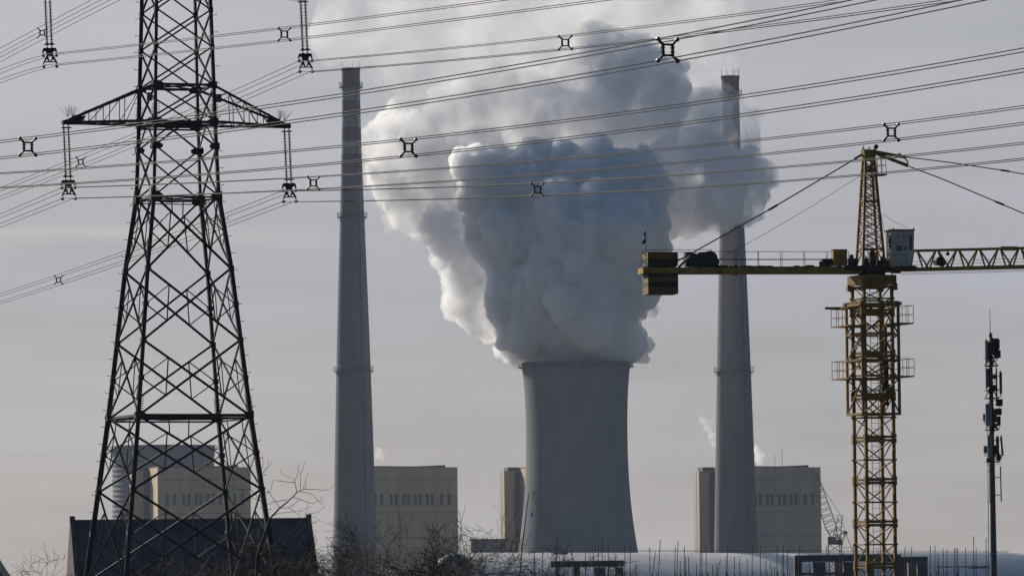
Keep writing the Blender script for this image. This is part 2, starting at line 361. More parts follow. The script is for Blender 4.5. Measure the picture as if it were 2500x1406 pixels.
def boiler_house(px_corner, D, wall, label, masts=False):
    """px_corner: pixel x of the main block's near left corner"""
    k = D / F
    c0 = P(px_corner, 1340, D); c = Vector((c0.x, D, 0))
    u = Vector((math.cos(GAM), math.sin(GAM), 0)); v = Vector((-u.y, u.x, 0)); Z = Vector((0, 0, 1))
    t = thing('boiler_house', c, label, 'power plant building', 'boiler houses of the power station')
    at = lambda x, y, z: c + u * x + v * y + Z * z
    def blk(name, x0, x1, y0, y1, z0, z1, m, parent=t):
        b = MB(); b.box(at((x0 + x1) / 2, (y0 + y1) / 2, (z0 + z1) / 2), (x1 - x0, y1 - y0, z1 - z0), u, v); return obj(name, b, m, parent)
    W = 225 * k / math.cos(GAM); H = P(px_corner + 100, 1140, D).z
    main = MB(); main.box(at(W / 2, 31, H / 2), (W, 62, H), u, v)
    body = obj('main_block', main, wall, t)
    # parapet with the shallow sagging step of the roof line
    b = MB()
    b.prism([at(W * 0.02, 0.5, H), at(W * 0.87, 0.5, H), at(W * 0.87, 0.5, H + 1.15), at(W * 0.55, 0.5, H + 0.55), at(W * 0.02, 0.5, H + 0.9)], v * 50)
    obj('roof', b, M['roofdark'], t)
    b = MB()
    for zf in (0.905, 0.765, 0.64, 0.44): b.box(at(W / 2, -0.06, H * zf), (W, 0.12, 0.22), u, v)
    for xf in np.linspace(0.1, 0.9, 7): b.box(at(W * xf, -0.03, H / 2), (0.10, 0.06, H), u, v)
    obj('cladding_joint', b, M['roofdark'], body)
    offs = [21, 39, 62, 74, 91, 103, 121, 132, 150, 162, 185, 202]
    z1, z0 = P(px_corner, 1205.5, D).z, P(px_corner, 1234, D).z
    for o_ in offs:
        x = W - o_ * k / math.cos(GAM)
        w = blk('window', x - 0.70, x + 0.70, -0.08, 0.3, z0, z1, M['win'], t)
        b = MB()
        for s in (-1, 1): b.box(at(x + s * 0.74, -0.10, (z0 + z1) / 2), (0.10, 0.16, z1 - z0 + 0.3), u, v)
        b.box(at(x, -0.10, (z0 + z1) / 2), (1.2, 0.16, 0.14), u, v)
        obj('frame', b, M['roofdark'], w)
    L = 40 * k / math.cos(GAM)
    b = MB(); b.box(at(-L / 2, 39.5, (H - 1) / 2), (L, 13, H - 1), u, v); wing = obj('stair_wing', b, wall, t)
    blk('blue_panel', -0.36 * L, -0.02 * L, 32.7, 33.1, 0, H - 1.2, M['blue'], wing)
    blk('pale_end_panel', -L - 0.15, -L + 0.2, 38.5, 45.9, 0, H - 1.2, M['palegrey'], wing)
    blk('wing_roof', -L * 0.75, -L * 0.03, 34, 45, H - 1, H + 1.0, M['roofdark'], wing)
    if not masts: return t
    b = MB(); b.bar(at(W * 0.6, 20, H), at(W * 0.6, 20, H + 7), 0.18); b.bar(at(W * 0.68, 20, H), at(W * 0.68, 20, H + 11), 0.2); obj('roof_mast', b, M['steel'], t)
    return t
boiler_house(386, 2930.0, M['cream'], 'cream boiler house seen through the legs of the pylon')
boiler_house(893, 2950.0, M['cream'], 'cream boiler house with paired windows close beside the clear left chimney')
boiler_house(1302, 2960.0, M['cream'], 'cream boiler house mostly hidden behind the big cooling tower')
boiler_house(1783, 2950.0, M['cream_b'], 'greyer boiler house behind the chimney that the plume covers', True)

# low dark sheds beyond the trees
def shed(x0, x1, y, D, depth, label):
    a, b_ = P(x0, y, D), P(x1, y, D); c = Vector(((a.x + b_.x) / 2, D, 0)); W = b_.x - a.x; H = a.z
    t = thing('plant_shed', c, label, 'shed')
    b = MB(); b.box(c + Vector((0, depth / 2, H / 2)), (W, depth, H)); obj('wall', b, M['slategrey'], t)
    b = MB(); b.box(c + Vector((0, depth / 2, H + 0.35)), (W + 1.2, depth + 1.2, 0.7)); obj('roof', b, M['roofdark'], t)
    b = MB()
    for k in range(5): b.box(c + Vector((-W * 0.38 + W * 0.19 * k, -0.05, H * 0.72)), (W * 0.1, 0.25, H * 0.16))
    obj('window', b, M['win'], t)
shed(1150, 1236, 1319, 2570.0, 18, 'low dark blue-grey shed between the boiler house and the big cooling tower')

# ------------------------------------------------------------------ long vaulted store
D_HALL = 2490.0
M['vault'] = mat('frosted_metal_sheet', (0.70, 0.69, 0.68), (0.52, 0.515, 0.51), 0.34, 0.1, 0.12, 0.0, spec=0.5)
_t = M['vault'].node_tree; _b = _t.nodes['Principled BSDF']
_co = _t.nodes.new('ShaderNodeTexCoord'); _mp = _t.nodes.new('ShaderNodeMapping'); _mp.inputs['Rotation'].default_value = (0, R(35), 0)
_w = _t.nodes.new('ShaderNodeTexWave'); _w.inputs['Scale'].default_value = 0.28; _w.inputs['Distortion'].default_value = 1.5; _w.inputs['Detail'].default_value = 2; _w.bands_direction = 'X'
_bb = _t.nodes.new('ShaderNodeBump'); _bb.inputs['Strength'].default_value = 0.5; _bb.inputs['Distance'].default_value = 0.4
_t.links.new(_co.outputs['Object'], _mp.inputs['Vector']); _t.links.new(_mp.outputs['Vector'], _w.inputs['Vector']); _t.links.new(_w.outputs['Fac'], _bb.inputs['Height']); _t.links.new(_bb.outputs['Normal'], _b.inputs['Normal'])
hl, hr = P(1150, 1348, D_HALL), P(2640, 1350, D_HALL)
hc = Vector(((hl.x + hr.x) / 2, D_HALL, 0))
hall = thing('vaulted_store', hc, 'long low vaulted store with pale metal roof along the bottom right', 'storage hall')
b = MB(); NA, NX = 36, 60; RV = 70.0
def vault_pt(s, a):
    q = hl.lerp(hr, s); t0 = math.acos(1 - q.z / RV); t = t0 * (1 - 2 * a / math.pi); return Vector((q.x, D_HALL - RV * math.sin(t), max(0.0, q.z - RV * (1 - math.cos(t)))))
for i in range(NX + 1):
    for j in range(NA + 1): b.v.append(tuple(vault_pt(i / NX, math.pi * j / NA)))
for i in range(NX):
    for j in range(NA): o_ = i * (NA + 1) + j; b.f.append((o_, o_ + NA + 1, o_ + NA + 2, o_ + 1))
b.smooth = True; obj('vault_roof', b, M['vault'], hall)
b = MB(); NB = 14                                            # rounded left end
for i in range(NB + 1):
    ph = math.pi / 2 * i / NB
    for j in range(NA + 1):
        q = vault_pt(0, math.pi * j / NA); k_ = math.cos(ph)
        b.v.append((hl.x - math.sin(ph) * 2.5, D_HALL + (q.y - D_HALL) * (0.25 + 0.75 * k_), q.z * k_ ** 0.7))
for i in range(NB):
    for j in range(NA): o_ = i * (NA + 1) + j; b.f.append((o_, o_ + 1, o_ + NA + 2, o_ + NA + 1))
b.smooth = True; obj('rounded_end', b, M['slategrey'], hall)
b = MB(); wl, wr = P(1330, 1344, D_HALL), P(2462, 1347.5, D_HALL); n = 130
for k in range(n + 1):
    q = wl.lerp(wr, k / n); b.bar(q - Vector((0, 0, 0.6)), q + Vector((0, 0, 0.55)), 0.11)
    if k < n: b.bar(q - Vector((0, 0, 0.3)), wl.lerp(wr, (k + 1) / n) + Vector((0, 0, 0.5)), 0.06)
for h in (0.55, -0.05): b.bar(wl + Vector((0, 0, h)), wr + Vector((0, 0, h)), 0.14)
obj('ridge_walkway', b, M['steel'], hall)

def domed_tank():
    D = 2425.0; q = P(1109, 1349, D); c = Vector((q.x, D, 0)); r = 43 * D / F; t = thing('domed_tank', c, 'dark blue dome showing through the bare trees at the left end of the vaulted store', 'tank')
    m = mat('dull_blue_tank_paint', (0.09, 0.12, 0.19), (0.06, 0.085, 0.14), 0.6, 0, 0.4)
    b = MB(); h = q.z - r * 0.75; b.lathe(c, [(0, r), (h, r)], 48); obj('tank_wall', b, m, t)
    b = MB(); b.lathe(c, [(h + r * 0.75 * math.sin(a), max(0.02, r * math.cos(a))) for a in np.linspace(0, math.pi / 2, 14)], 48); obj('dome', b, m, t)
    b = MB(); b.lathe(c, [(h - 0.2, r + 0.02), (h - 0.2, r + 0.35), (h + 0.1, r + 0.35), (h + 0.1, r - 0.02)], 48); obj('rim_band', b, M['galv'], t, smooth=False)
domed_tank()

# ------------------------------------------------------------------ luffing cranes far away
M['farcrane'] = mat('grey_lattice_paint', (0.16, 0.16, 0.14), (0.11, 0.11, 0.10), 0.6, 0.2, 0.5)
M['farcrane_b'] = mat('blue_lattice_paint', (0.055, 0.08, 0.10), (0.04, 0.06, 0.08), 0.6, 0.2, 0.5)
def lattice(b, p, q, w0, w1, n, t, side=Vector((0, 1, 0))):
    p, q = V3(p), V3(q); d = (q - p).normalized(); x = side.cross(d).normalized(); y = d.cross(x).normalized()
    def cr(s):
        w = (w0 * (1 - s) + w1 * s) / 2; c = p.lerp(q, s); return [c - x * w - y * w, c + x * w - y * w, c + x * w + y * w, c - x * w + y * w]
    for k in range(4): b.bar(cr(0)[k], cr(1)[k], t * 1.5)
    for i in range(n):
        A, B = cr(i / n), cr((i + 1) / n)
        for k in range(4):
            b.bar(A[k], B[(k + 1) % 4] if i % 2 else B[k], t); b.bar(A[(k + 1) % 4], B[k] if i % 2 else B[(k + 1) % 4], t * 0.9); b.bar(B[k], B[(k + 1) % 4], t * 0.8)
def luffing_crane(D, base, foot, tip, mast, tail, w, m, label):
    c0 = P(*base, D); c = Vector((c0.x, D, 0)); t = thing('luffing_crane', c, label, 'crane')
    pt = lambda q: P(q[0], q[1], D)
    b = MB(); lattice(b, Vector((c.x, D, 0)), Vector((c.x, D, c0.z)), w * 1.5, w * 1.5, max(4, int(c0.z / 3)), 0.15); obj('lattice_tower', b, m, t)
    b = MB(); f, tp = pt(foot), pt(tip); mid = f.lerp(tp, 0.22); up = f.lerp(tp, 0.8)
    lattice(b, f, mid, w * 0.5, w * 1.25, 5, 0.13); lattice(b, mid, up, w * 1.25, w, 14, 0.12); lattice(b, up, tp, w, w * 0.35, 5, 0.12); obj('boom', b, m, t)
    b = MB(); lattice(b, f, pt(mast), w * 0.9, w * 0.5, 7, 0.13); obj('gantry_mast', b, m, t)
    b = MB(); lattice(b, f, pt(tail), w * 0.6, w * 0.5, 4, 0.14); q = pt(tail); b.box(q, (1.6, 1.4, 1.2))
    for s in (-1, 1): b.bar(q, q + Vector((s * 2.6 + 0.5, s * 0.5, -8)), 0.2)
    b.bar(q + Vector((-2, 0, -6.2)), q + Vector((3, 0, -6.2)), 0.16); obj('tail_frame', b, m, t)
    b = MB(); b.box(c0 + Vector((-1.2, 0, 1.5)), (3.2, 3, 3.2)); b.box(c0 + Vector((1.6, 0, 0.9)), (3.0, 3.4, 2.2)); obj('machinery_house', b, M['black'], t)
    b = MB()
    for s in (-0.5, 0.5): b.bar(pt(mast) + Vector((0, s, 0)), tp + Vector((0, s, 0)), 0.12)
    for s in np.linspace(-0.6, 0.6, 4): b.bar(pt(mast) + Vector((0, s, 0)), pt(tail) + Vector((0, s, 0)), 0.07)
    b.bar(tp, tp + Vector((-0.5, 0, -9)), 0.1); b.box(tp + Vector((-0.5, 0, -10)), (0.8, 0.8, 2.0)); obj('hoist_rope', b, m, t)
luffing_crane(2330.0, (2038, 1328), (2041, 1322), (1982, 1146), (2052, 1257), (2064, 1299), 3.6, M['farcrane'], 'grey lattice crane with raised boom in front of the greyer boiler house')
luffing_crane(2350.0, (1368, 1352), (1366, 1348), (1301, 1197), (1371, 1284), (1386, 1330), 2.4, M['farcrane_b'], 'faint blue-grey lattice crane leaning across the foot of the big cooling tower')

# ------------------------------------------------------------------ dark gabled house behind the pylon
def house():
    th = R(7.5); u = Vector((math.cos(th), math.sin(th), 0)); n_ = Vector((math.sin(th), -math.cos(th), 0)); Z = Vector((0, 0, 1))
    D = 282.0; a = P(183, 1278.5, D); Lr = 561 * D / F / math.cos(th); run, drop = 5.2, 4.0
    c = a + u * Lr / 2; t = thing('gabled_house', Vector((c.x, c.y, 0)), 'dark house with long pitched roof behind the pylon legs', 'house')
    mr = zrings(mat('dark_slate_roof', (0.25, 0.17, 0.145), (0.15, 0.108, 0.094), 0.95, 0, 0.8, 0.3, 3, spec=0.05), 0.34, 0.2, 0.03, depth=0.05)
    mw = mat('rose_grey_render', (0.075, 0.05, 0.045), (0.05, 0.035, 0.032), 0.9, 0, 1.0, 0.2)
    for s, nm in ((1, 'roof'), (-1, 'roof')):
        b = MB(); e0 = a + n_ * run * s - Z * drop; b.prism([a, a + u * Lr, a + u * Lr + n_ * run * s - Z * drop, e0], Z * 0.16); obj(nm, b, mr, t)
    b = MB()
    wz = a.z - drop
    for s in (1, -1):
        b.box(Vector((c.x, c.y, wz / 2)) + n_ * (run - 0.5) * s, (Lr, 0.3, wz), u, n_)
    obj('wall', b, mw, t)
    for k, ex in ((0, -0.24), (1, 0.02)):
        p = a + u * (Lr * k + ex); b = MB()
        e = 0.22
        b.prism([p + Z * e, p + n_ * (run + 0.1) - Z * (drop - e), p + n_ * (run + 0.1) - Z * a.z, p - n_ * (run + 0.1) - Z * a.z, p - n_ * (run + 0.1) - Z * (drop - e)], u * 0.22)
        gb = obj('gable_wall', b, mw, t)
        b = MB(); b.prism([p + Z * (e + 0.10), p + n_ * (run + 0.15) - Z * (drop - e - 0.10), p + n_ * (run + 0.15) - Z * (drop - e), p + Z * (e + 0.002)], u * 0.22)
        b.prism([p + Z * (e + 0.10), p - n_ * (run + 0.15) - Z * (drop - e - 0.10), p - n_ * (run + 0.15) - Z * (drop - e), p + Z * (e + 0.002)], u * 0.22)
        b.box(p + u * 0.11 + Z * (e + 0.0), (0.26, 0.30, 0.34), u, n_); obj('coping', b, mr, gb)
    b = MB(); b.bar(a + Z * 0.12, a + u * Lr + Z * 0.12, 0.28, 0.18); obj('ridge_cap', b, mr, t)
house()

# green gable end that just enters the lower left corner
def green_roof():
    D = 330.0; q = P(-34, 1340, D); t = thing('green_roof_shed', Vector((q.x, D, 0)), 'green sheet roof just entering the lower left corner', 'shed')
    mg = mat('green_sheet_roof', (0.04, 0.16, 0.09), (0.03, 0.12, 0.07), 0.6, 0, 1)
    for s in (-1, 1):
        b = MB(); b.prism([q, q + Vector((s * 2.6, 0, -4.2)), q + Vector((s * 2.6, 0, -4.4)), q + Vector((0, 0, -0.2))], (0, 5, 0)); obj('roof', b, mg, t)
    b = MB(); b.prism([q + Vector((0, 0.3, -0.3)), q + Vector((2.4, 0.3, -4.2)), Vector((q.x + 2.4, D + 0.3, 0)), Vector((q.x - 2.4, D + 0.3, 0)), q + Vector((-2.4, 0.3, -4.2))], (0, 4.4, 0)); obj('wall', b, M['slategrey'], t)
green_roof()

# ------------------------------------------------------------------ lattice pylon
DP = 240.0; TH = R(19.0)
Zv = Vector((0, 0, 1))
pu = Vector((math.cos(TH), math.sin(TH), 0)); pv = Vector((-pu.y, pu.x, 0))
pc = P(437, 1018, DP); pc.z = 0
zy = lambda y: P(435, y, DP).z
KP = DP / F
PA = [(-480, 22), (-390, 48), (-200, 58), (-60, 64), (0, 67.5), (213, 73), (300, 75), (483, 81), (660, 104.7), (835, 121.8), (1018, 140), (1197, 161), (1406, 186), (1625, 211)]
_pz = sorted((zy(y), a * KP) for y, a in PA); _za = [q[0] for q in _pz]; _aa = [q[1] for q in _pz]
def pa(z): return float(np.interp(z, _za, _aa))
SG = [(-1, -1), (1, -1), (1, 1), (-1, 1)]
def leg(i, z): a = pa(z); return pc + pu * (a * SG[i][0]) + pv * (a * SG[i][1]) + Zv * z
pylon = thing('lattice_pylon', pc, 'tall dark steel lattice pylon filling the left of the view', 'pylon')
def M_(a, b_, s=0.5): return a.lerp(b_, s)
for i in range(4):
    b = MB(); zs = [max(0.0, z) for z in _za]
    wd = lambda z: 0.185 if z < zy(1018) else (0.168 if z < zy(483) else 0.14)
    for z0, z1 in zip(zs, zs[1:]):
        b.angle(leg(i, z0), leg(i, z1), wd(z0), 0.035, up=pv * SG[i][1], sx=1 if SG[i][0] * SG[i][1] < 0 else -1, sy=-1)
        b.bar(leg(i, z0), leg(i, z1), wd(z0) * 0.62, up=pv)
    for y in (-60, 30, 120, 213, 300, 362, 483, 660, 747, 835, 926, 1018, 1108, 1197, 1300):
        z = zy(y); p = leg(i, z); b.box(p, (wd(z) * 1.35, wd(z) * 1.35, 0.20), pu, pv)
    # climbing pegs and the barbed anti-climb coils
    if i in (1, 3):
        d = pu * SG[i][0]
        for z in np.arange(2.0, zy(-380), 0.72): p = leg(i, z); b.bar(p, p + d * 0.26, 0.022); b.bar(p + d * 0.26, p + d * 0.26 + Zv * 0.05, 0.022)
    for z0, z1 in ((zy(1018), zy(968)), (zy(300), zy(258)), (zy(495), zy(462))):
        p0 = leg(i, z0); b.tube([leg(i, z0 + (z1 - z0) * q / 60) + (pu * math.cos(q * 0.9) + pv * math.sin(q * 0.9)) * 0.19 for q in range(61)], 0.013, 3)
    obj('leg', b, M['steel'], pylon)
XL = [-200, -130, -60, 30, 120, 213, 300]
for fi in range(4):
    i, j = fi, (fi + 1) % 4
    b = MB(); ins = (leg(i, 10) + leg(j, 10)) / 2 - pc; ins.z = 0; ins.normalize()
    def A(p, q, w): b.angle(p, q, w, up=ins)
    for y0, y1 in zip(XL, XL[1:]):
        z0, z1 = zy(y1), zy(y0); A(leg(i, z0), leg(j, z1), 0.073); A(leg(j, z0) + ins * 0.03, leg(i, z1) + ins * 0.03, 0.073)
    z3, z36, z48 = zy(304), zy(362), zy(483)
    m = M_(leg(i, z3), leg(j, z3)); A(m, leg(i, z36), 0.073); A(m, leg(j, z36), 0.073)
    A(leg(i, z48), leg(j, z36), 0.073); A(leg(j, z48) + ins * 0.03, leg(i, z36) + ins * 0.03, 0.073)
    obj('upper_bracing', b, M['steel'], pylon)
    b = MB()
    BL = [483, 660, 835, 1018, 1197, 1420]
    for y0, y1 in zip(BL, BL[1:]):
        zt, zb = zy(y0), zy(y1); a0, a1, b0, b1 = leg(i, zt), leg(j, zt), leg(i, zb), leg(j, zb)
        A(a0, b1, 0.09); A(a1 + ins * 0.035, b0 + ins * 0.035, 0.09)
        ti = pa(zt) / (pa(zt) + pa(zb)); zx = zt + (zb - zt) * ti        # crossing height
        zm = (zt + zb) / 2; li, lj = leg(i, zm), leg(j, zm)
        x = M_(a0, b1, ti)
        for (lg, top, bot) in ((li, M_(a0, x), M_(b0, x)), (lj, M_(a1, x), M_(b1, x))):
            A(lg, top, 0.048); A(lg, bot, 0.048); A(top, bot, 0.045)
        if y0 in (483, 1018):
            for k_, (top, d0) in enumerate(((a0, a1), (a1, a0))):
                h = M_(a0, a1, 0.27 if k_ == 0 else 0.73); t_ = 0.27 / 1.0 * (1 / (2 * ti)) * 2 * ti
                A(h, M_(top, x, 0.54), 0.045)
    A(leg(i, 0.0), M_(leg(i, zy(1420)), leg(j, zy(1420))), 0.1); A(leg(j, 0.0), M_(leg(i, zy(1420)), leg(j, zy(1420))), 0.1); A(leg(i, zy(1420)), leg(j, zy(1420)), 0.1)
    obj('lower_bracing', b, M['steel'], pylon)
for y, w in ((-200, 0.1), (-60, 0.09), (213, 0.10), (304, 0.12), (486, 0.073), (1018, 0.12)):
    z = zy(y); b = MB()
    for i in range(4):
        p, q = leg(i, z), leg((i + 1) % 4, z); b.angle(p, q, w, up=Zv)
        if y in (304, 486, 1018): b.angle(p - Zv * 0.13, q - Zv * 0.13, w * 0.6, up=Zv)
    for i in range(2): b.angle(leg(i, z) + Zv * 0.02 * i, leg(i + 2, z) + Zv * 0.02 * i, w * 0.6, up=Zv)
    for i in range(4): b.angle(M_(leg(i, z), leg((i + 1) % 4, z)) - Zv * 0.05, M_(leg((i + 1) % 4, z), leg((i + 2) % 4, z)) - Zv * 0.05, w * 0.5, up=Zv)
    obj('ring_frame', b, M['steel'], pylon)
for y, r in ((213, 0.34), (302, 0.36), (362, 0.32), (484, 0.36), (1016, 0.30)):
    z = zy(y)
    for i in range(4):
        b = MB(); p = leg(i, z); s0, s1 = SG[i]
        hgt = 0.30 if y != 484 else 0.42
        for (ax, nn, sg, off) in ((pu, pv, s0, s1), (pv, pu, s1, s0)):
            q = p + nn * off * 0.11
            b.prism([q + ax * sg * 0.10 + Zv * hgt / 2, q - ax * sg * (r * 0.35) + Zv * hgt / 2, q - ax * sg * r + Zv * hgt * 0.12, q - ax * sg * r * 0.9 - Zv * hgt * 0.35, q - ax * sg * r * 0.3 - Zv * hgt / 2, q + ax * sg * 0.10 - Zv * hgt / 2], nn * 0.03 * off)
        obj('gusset_plate', b, M['steel'], pylon)
def cross_arm(y_low, y_up, half, y_tip):
    zl, zu, zt = zy(y_low), zy(y_up), zy(y_tip)
    for s in (-1, 1):
        idx = [k for k in range(4) if SG[k][0] == s]
        tip = pc + pu * (s * (half - 0.2)) + Zv * zt
        b = MB(); tl, tu = {}, {}
        for k in idx:
            e = tip + pv * SG[k][1] * 0.11
            lo, up = leg(k, zl), leg(k, zu); tl[k] = (lo, e - Zv * 0.04); tu[k] = (up, e + Zv * 0.10)
            b.angle(lo, e - Zv * 0.04, 0.11, up=Zv); b.angle(up, e + Zv * 0.10 - pu * s * 0.2, 0.11, up=Zv)
            fr = [0.0, 0.2, 0.40, 0.58, 0.74]
            for f0, f1 in zip(fr, fr[1:]):
                b.angle(lo.lerp(e, f1), up.lerp(e, f1), 0.038, up=pv)
                if f0 > 0 and SG[k][1] < 0 or f0 == 0 and SG[k][1] > 0: b.angle(up.lerp(e, f0), lo.lerp(e, f1), 0.04, up=pv)
        i0, i1 = idx
        for f in (0.2, 0.4, 0.58, 0.74, 0.88):
            b.angle(tl[i0][0].lerp(tl[i0][1], f), tl[i1][0].lerp(tl[i1][1], f), 0.045, up=Zv)
            b.angle(tu[i0][0].lerp(tu[i0][1], f), tu[i1][0].lerp(tu[i1][1], f), 0.04, up=Zv)
        fr = [0.0, 0.2, 0.4, 0.58, 0.74, 0.88]
        for n_, (f0, f1) in enumerate(zip(fr, fr[1:])):
            p0, p1 = (i0, i1) if n_ % 2 else (i1, i0)
            b.angle(tl[p0][0].lerp(tl[p0][1], f0), tl[p1][0].lerp(tl[p1][1], f1), 0.045, up=Zv)
        b.prism([tip + pv * 0.15 - Zv * 0.10 + pu * s * 0.12, tip + pv * 0.15 + Zv * 0.06 + pu * s * 0.12, tip + pv * 0.15 + Zv * 0.24 - pu * s * 0.55, tip + pv * 0.15 + Zv * 0.26 - pu * s * 0.9, tip + pv * 0.15 - Zv * 0.10 - pu * s * 0.6], -pv * 0.30)
        arm = obj('cross_arm', b, M['steel'], pylon)
        rr = random.Random(int(y_low) + s)
        b = MB()
        for q in range(2):
            o_ = tip - pu * s * (0.12 + 0.22 * q) + Zv * 0.2
            for k in range(15):
                a = rr.uniform(0, 6.28); tl_ = rr.uniform(0.1, 0.75)
                b.tube([o_, o_ + Vector((math.sin(tl_) * math.cos(a), math.sin(tl_) * math.sin(a), math.cos(tl_))) * rr.uniform(0.42, 0.56)], 0.0045, 3)
        obj('bird_spikes', b, M['alu'], arm)
LOW, UPP, TOP = 5.08, 5.85, 4.6
cross_arm(302, 213, LOW, 303)
cross_arm(-60, -140, UPP, -12)
cross_arm(-330, -395, TOP, -338)
for s, i in ((-1, 0), (1, 1)):
    p = leg(i, zy(247)) + pu * s * (0.36 if s < 0 else 0.16) - pv * (0.35 if s < 0 else 0.2)
    b = MB(); b.box(p, (0.20, 0.14, 0.30), pu, pv); b.box(p + Zv * 0.17, (0.24, 0.18, 0.03), pu, pv); b.bar(p + Zv * 0.1, leg(i, zy(243)), 0.035); b.bar(p - Zv * 0.1, leg(i, zy(251)), 0.035)
    obj('monitoring_box', b, M['galv'], pylon)
b = MB()
for i in range(4): b.angle(leg(i, zy(-480)), pc + Zv * (zy(-480) + 0.5), 0.08)
obj('peak_cap', b, M['steel'], pylon)

# ------------------------------------------------------------------ insulators
BS = 0.46                                                    # spacing of the four sub-conductors
def make_insulator(Lstr):
    """built hanging from the origin; u along the arm, v along the line"""
    root = thing('insulator_string', Vector((0, 0, 0)), '', 'insulator', 'twin insulator strings hanging from the pylon')
    u, v = pu, pv
    zb = -0.16 - Lstr
    for s in (-0.10, 0.10):
        b = MB(); o_ = u * s; n = 30
        b.tube([o_ + Zv * 0.02, o_ - Zv * 0.16], 0.03, 6); b.tube([o_ - Zv * 0.1, o_ + Zv * zb], 0.022, 6)
        for k in range(n):
            z = -0.26 - (Lstr - 0.22) * k / (n - 1); r = 0.09 if k % 2 == 0 else 0.068
            b.tube([o_ + Zv * (z + 0.02), o_ + Zv * (z - 0.016)], [r * 0.5, r], 10)
        st = obj('insulator', b, M['glaze'], root)
        b = MB()
        for z in (-0.24, zb + 0.14):
            ring = [o_ + u * 0.13 * math.cos(t) + v * 0.13 * math.sin(t) + Zv * z for t in np.linspace(0, 2 * math.pi, 17)]; b.tube(ring, 0.018, 5)
            b.bar(o_ - u * 0.13 + Zv * z, o_ + u * 0.13 + Zv * z, 0.022)
        b.sphere(o_ + Zv * (zb - 0.02), 0.05, 8, 5); obj('corona_ring', b, M['fitting'], st)
    b = MB(); zt = zb - 0.04; t = v * 0.045; w = 0.30
    b.prism([u * -0.30 + Zv * (zt - 0.02), u * -0.26 + Zv * (zt + 0.03), u * 0.26 + Zv * (zt + 0.03), u * 0.30 + Zv * (zt - 0.02), u * 0.33 + Zv * (zt - 0.20), u * 0.27 + Zv * (zt - 0.20), u * 0.25 + Zv * (zt - 0.10), u * 0.15 + Zv * (zt - 0.14), u * 0.14 + Zv * (zt - 0.30),
             u * -0.14 + Zv * (zt - 0.30), u * -0.15 + Zv * (zt - 0.14), u * -0.25 + Zv * (zt - 0.10), u * -0.27 + Zv * (zt - 0.20), u * -0.33 + Zv * (zt - 0.20)], t)
    b.box(Zv * (zt - 0.2) + t / 2, (0.26, 0.09, 0.22), u, v)
    for s in (-1, 1):
        b.bar(u * s * 0.10 + Zv * (zt - 0.26), u * s * 0.29 + Zv * (zt - 0.62), 0.07, 0.05, up=v); b.bar(u * s * 0.14 + Zv * (zt - 0.28), u * s * 0.02 + Zv * (zt - 0.58), 0.06, 0.05, up=v)
        b.bar(u * s * 0.02 + Zv * (zt - 0.56), u * s * 0.28 + Zv * (zt - 0.56), 0.045, 0.04, up=v); b.bar(u * s * 0.08 + Zv * (zt - 0.44), u * s * 0.20 + Zv * (zt - 0.46), 0.05, 0.04, up=v)
    obj('yoke_plate', b, M['fitting'], root)
    for su in (-1, 1):
        for z in (zt - 0.27, zt - 0.27 - BS):
            b = MB(); q = u * su * BS * 0.5 * 1.22 + Zv * z
            b.tube([q - v * 0.20, q - v * 0.06, q + v * 0.06, q + v * 0.20], [0.03, 0.055, 0.055, 0.03], 7); b.bar(q, q + Zv * 0.12, 0.04); b.box(q - Zv * 0.05, (0.09, 0.12, 0.07), u, v)
            obj('suspension_clamp', b, M['fitting'], root)
    return root, zt - 0.27 - BS / 2
ins0, INS_DROP = make_insulator(2.28)
ATT = {}
lab = {'up_l': 'insulator string cut by the top edge, left of the pylon', 'up_r': 'insulator string cut by the top edge, right of the pylon',
       'lo_l': 'insulator string under the left tip of the whole cross arm', 'lo_r': 'insulator string under the right tip of the whole cross arm', }
first = True
for key, s, half, y in (('up_l', -1, UPP, -14), ('up_r', 1, UPP, -14), ('lo_l', -1, LOW, 305), ('lo_r', 1, LOW, 305)):
    r_ = ins0 if first else copy_tree(ins0); first = False
    loc = pc + pu * (s * (half - 0.24)) + Zv * (zy(y) + 0.04)
    r_.location = loc; r_['label'] = lab[key]
    r_.rotation_euler = (0, R(-2.0), 0)
    ATT[key] = loc + Matrix.Rotation(R(-2.0), 3, 'Y') @ Vector((0, 0, INS_DROP))
ATT['top_r'] = pc + pu * (TOP - 0.2) + Zv * (zy(-340) + INS_DROP)

# ------------------------------------------------------------------ conductor bundles
def smooth_y(pts):
    """a low-order curve through traced (pixel x, pixel y) points"""
    x = np.array([p[0] for p in pts], float); y = np.array([p[1] for p in pts], float)
    k = np.polyfit((x - 1000) / 1000, y, 2 if len(pts) > 3 else len(pts) - 1)
    return lambda q: float(np.polyval(k, (q - 1000) / 1000))
def make_spacer(c, w, big=1.0):
    """square frame with four arms, in the plane across the wires"""
    w = w.normalized(); x = Vector((w.y, -w.x, 0)).normalized() * (1 if w.y < 0 else -1); b = MB(); i_, o_ = 0.115, BS / 2
    for s0, s1 in ((-1, -1), (1, -1), (1, 1), (-1, 1)):
        p, q = c + x * s0 * i_ + Zv * s1 * i_, c + x * s0 * o_ + Zv * s1 * o_
        b.bar(p, q, 0.05, 0.045, up=w); b.tube([q - w * 0.07, q - w * 0.03, q + w * 0.03, q + w * 0.07], [0.025, 0.048, 0.048, 0.025], 7)
    for a_, b_ in (((-1, -1), (1, -1)), ((1, -1), (1, 1)), ((1, 1), (-1, 1)), ((-1, 1), (-1, -1))):
        p, q = c + x * a_[0] * i_ + Zv * a_[1] * i_, c + x * b_[0] * i_ + Zv * b_[1] * i_
        hv = a_[0] == b_[0]; b.bar(p, q, 0.055 if hv else 0.045, 0.05, up=w)
        for f in ((0.3, 0.7) if hv else (0.5,)): b.box(p.lerp(q, f), (0.075, 0.075, 0.03), x, w)
    return b
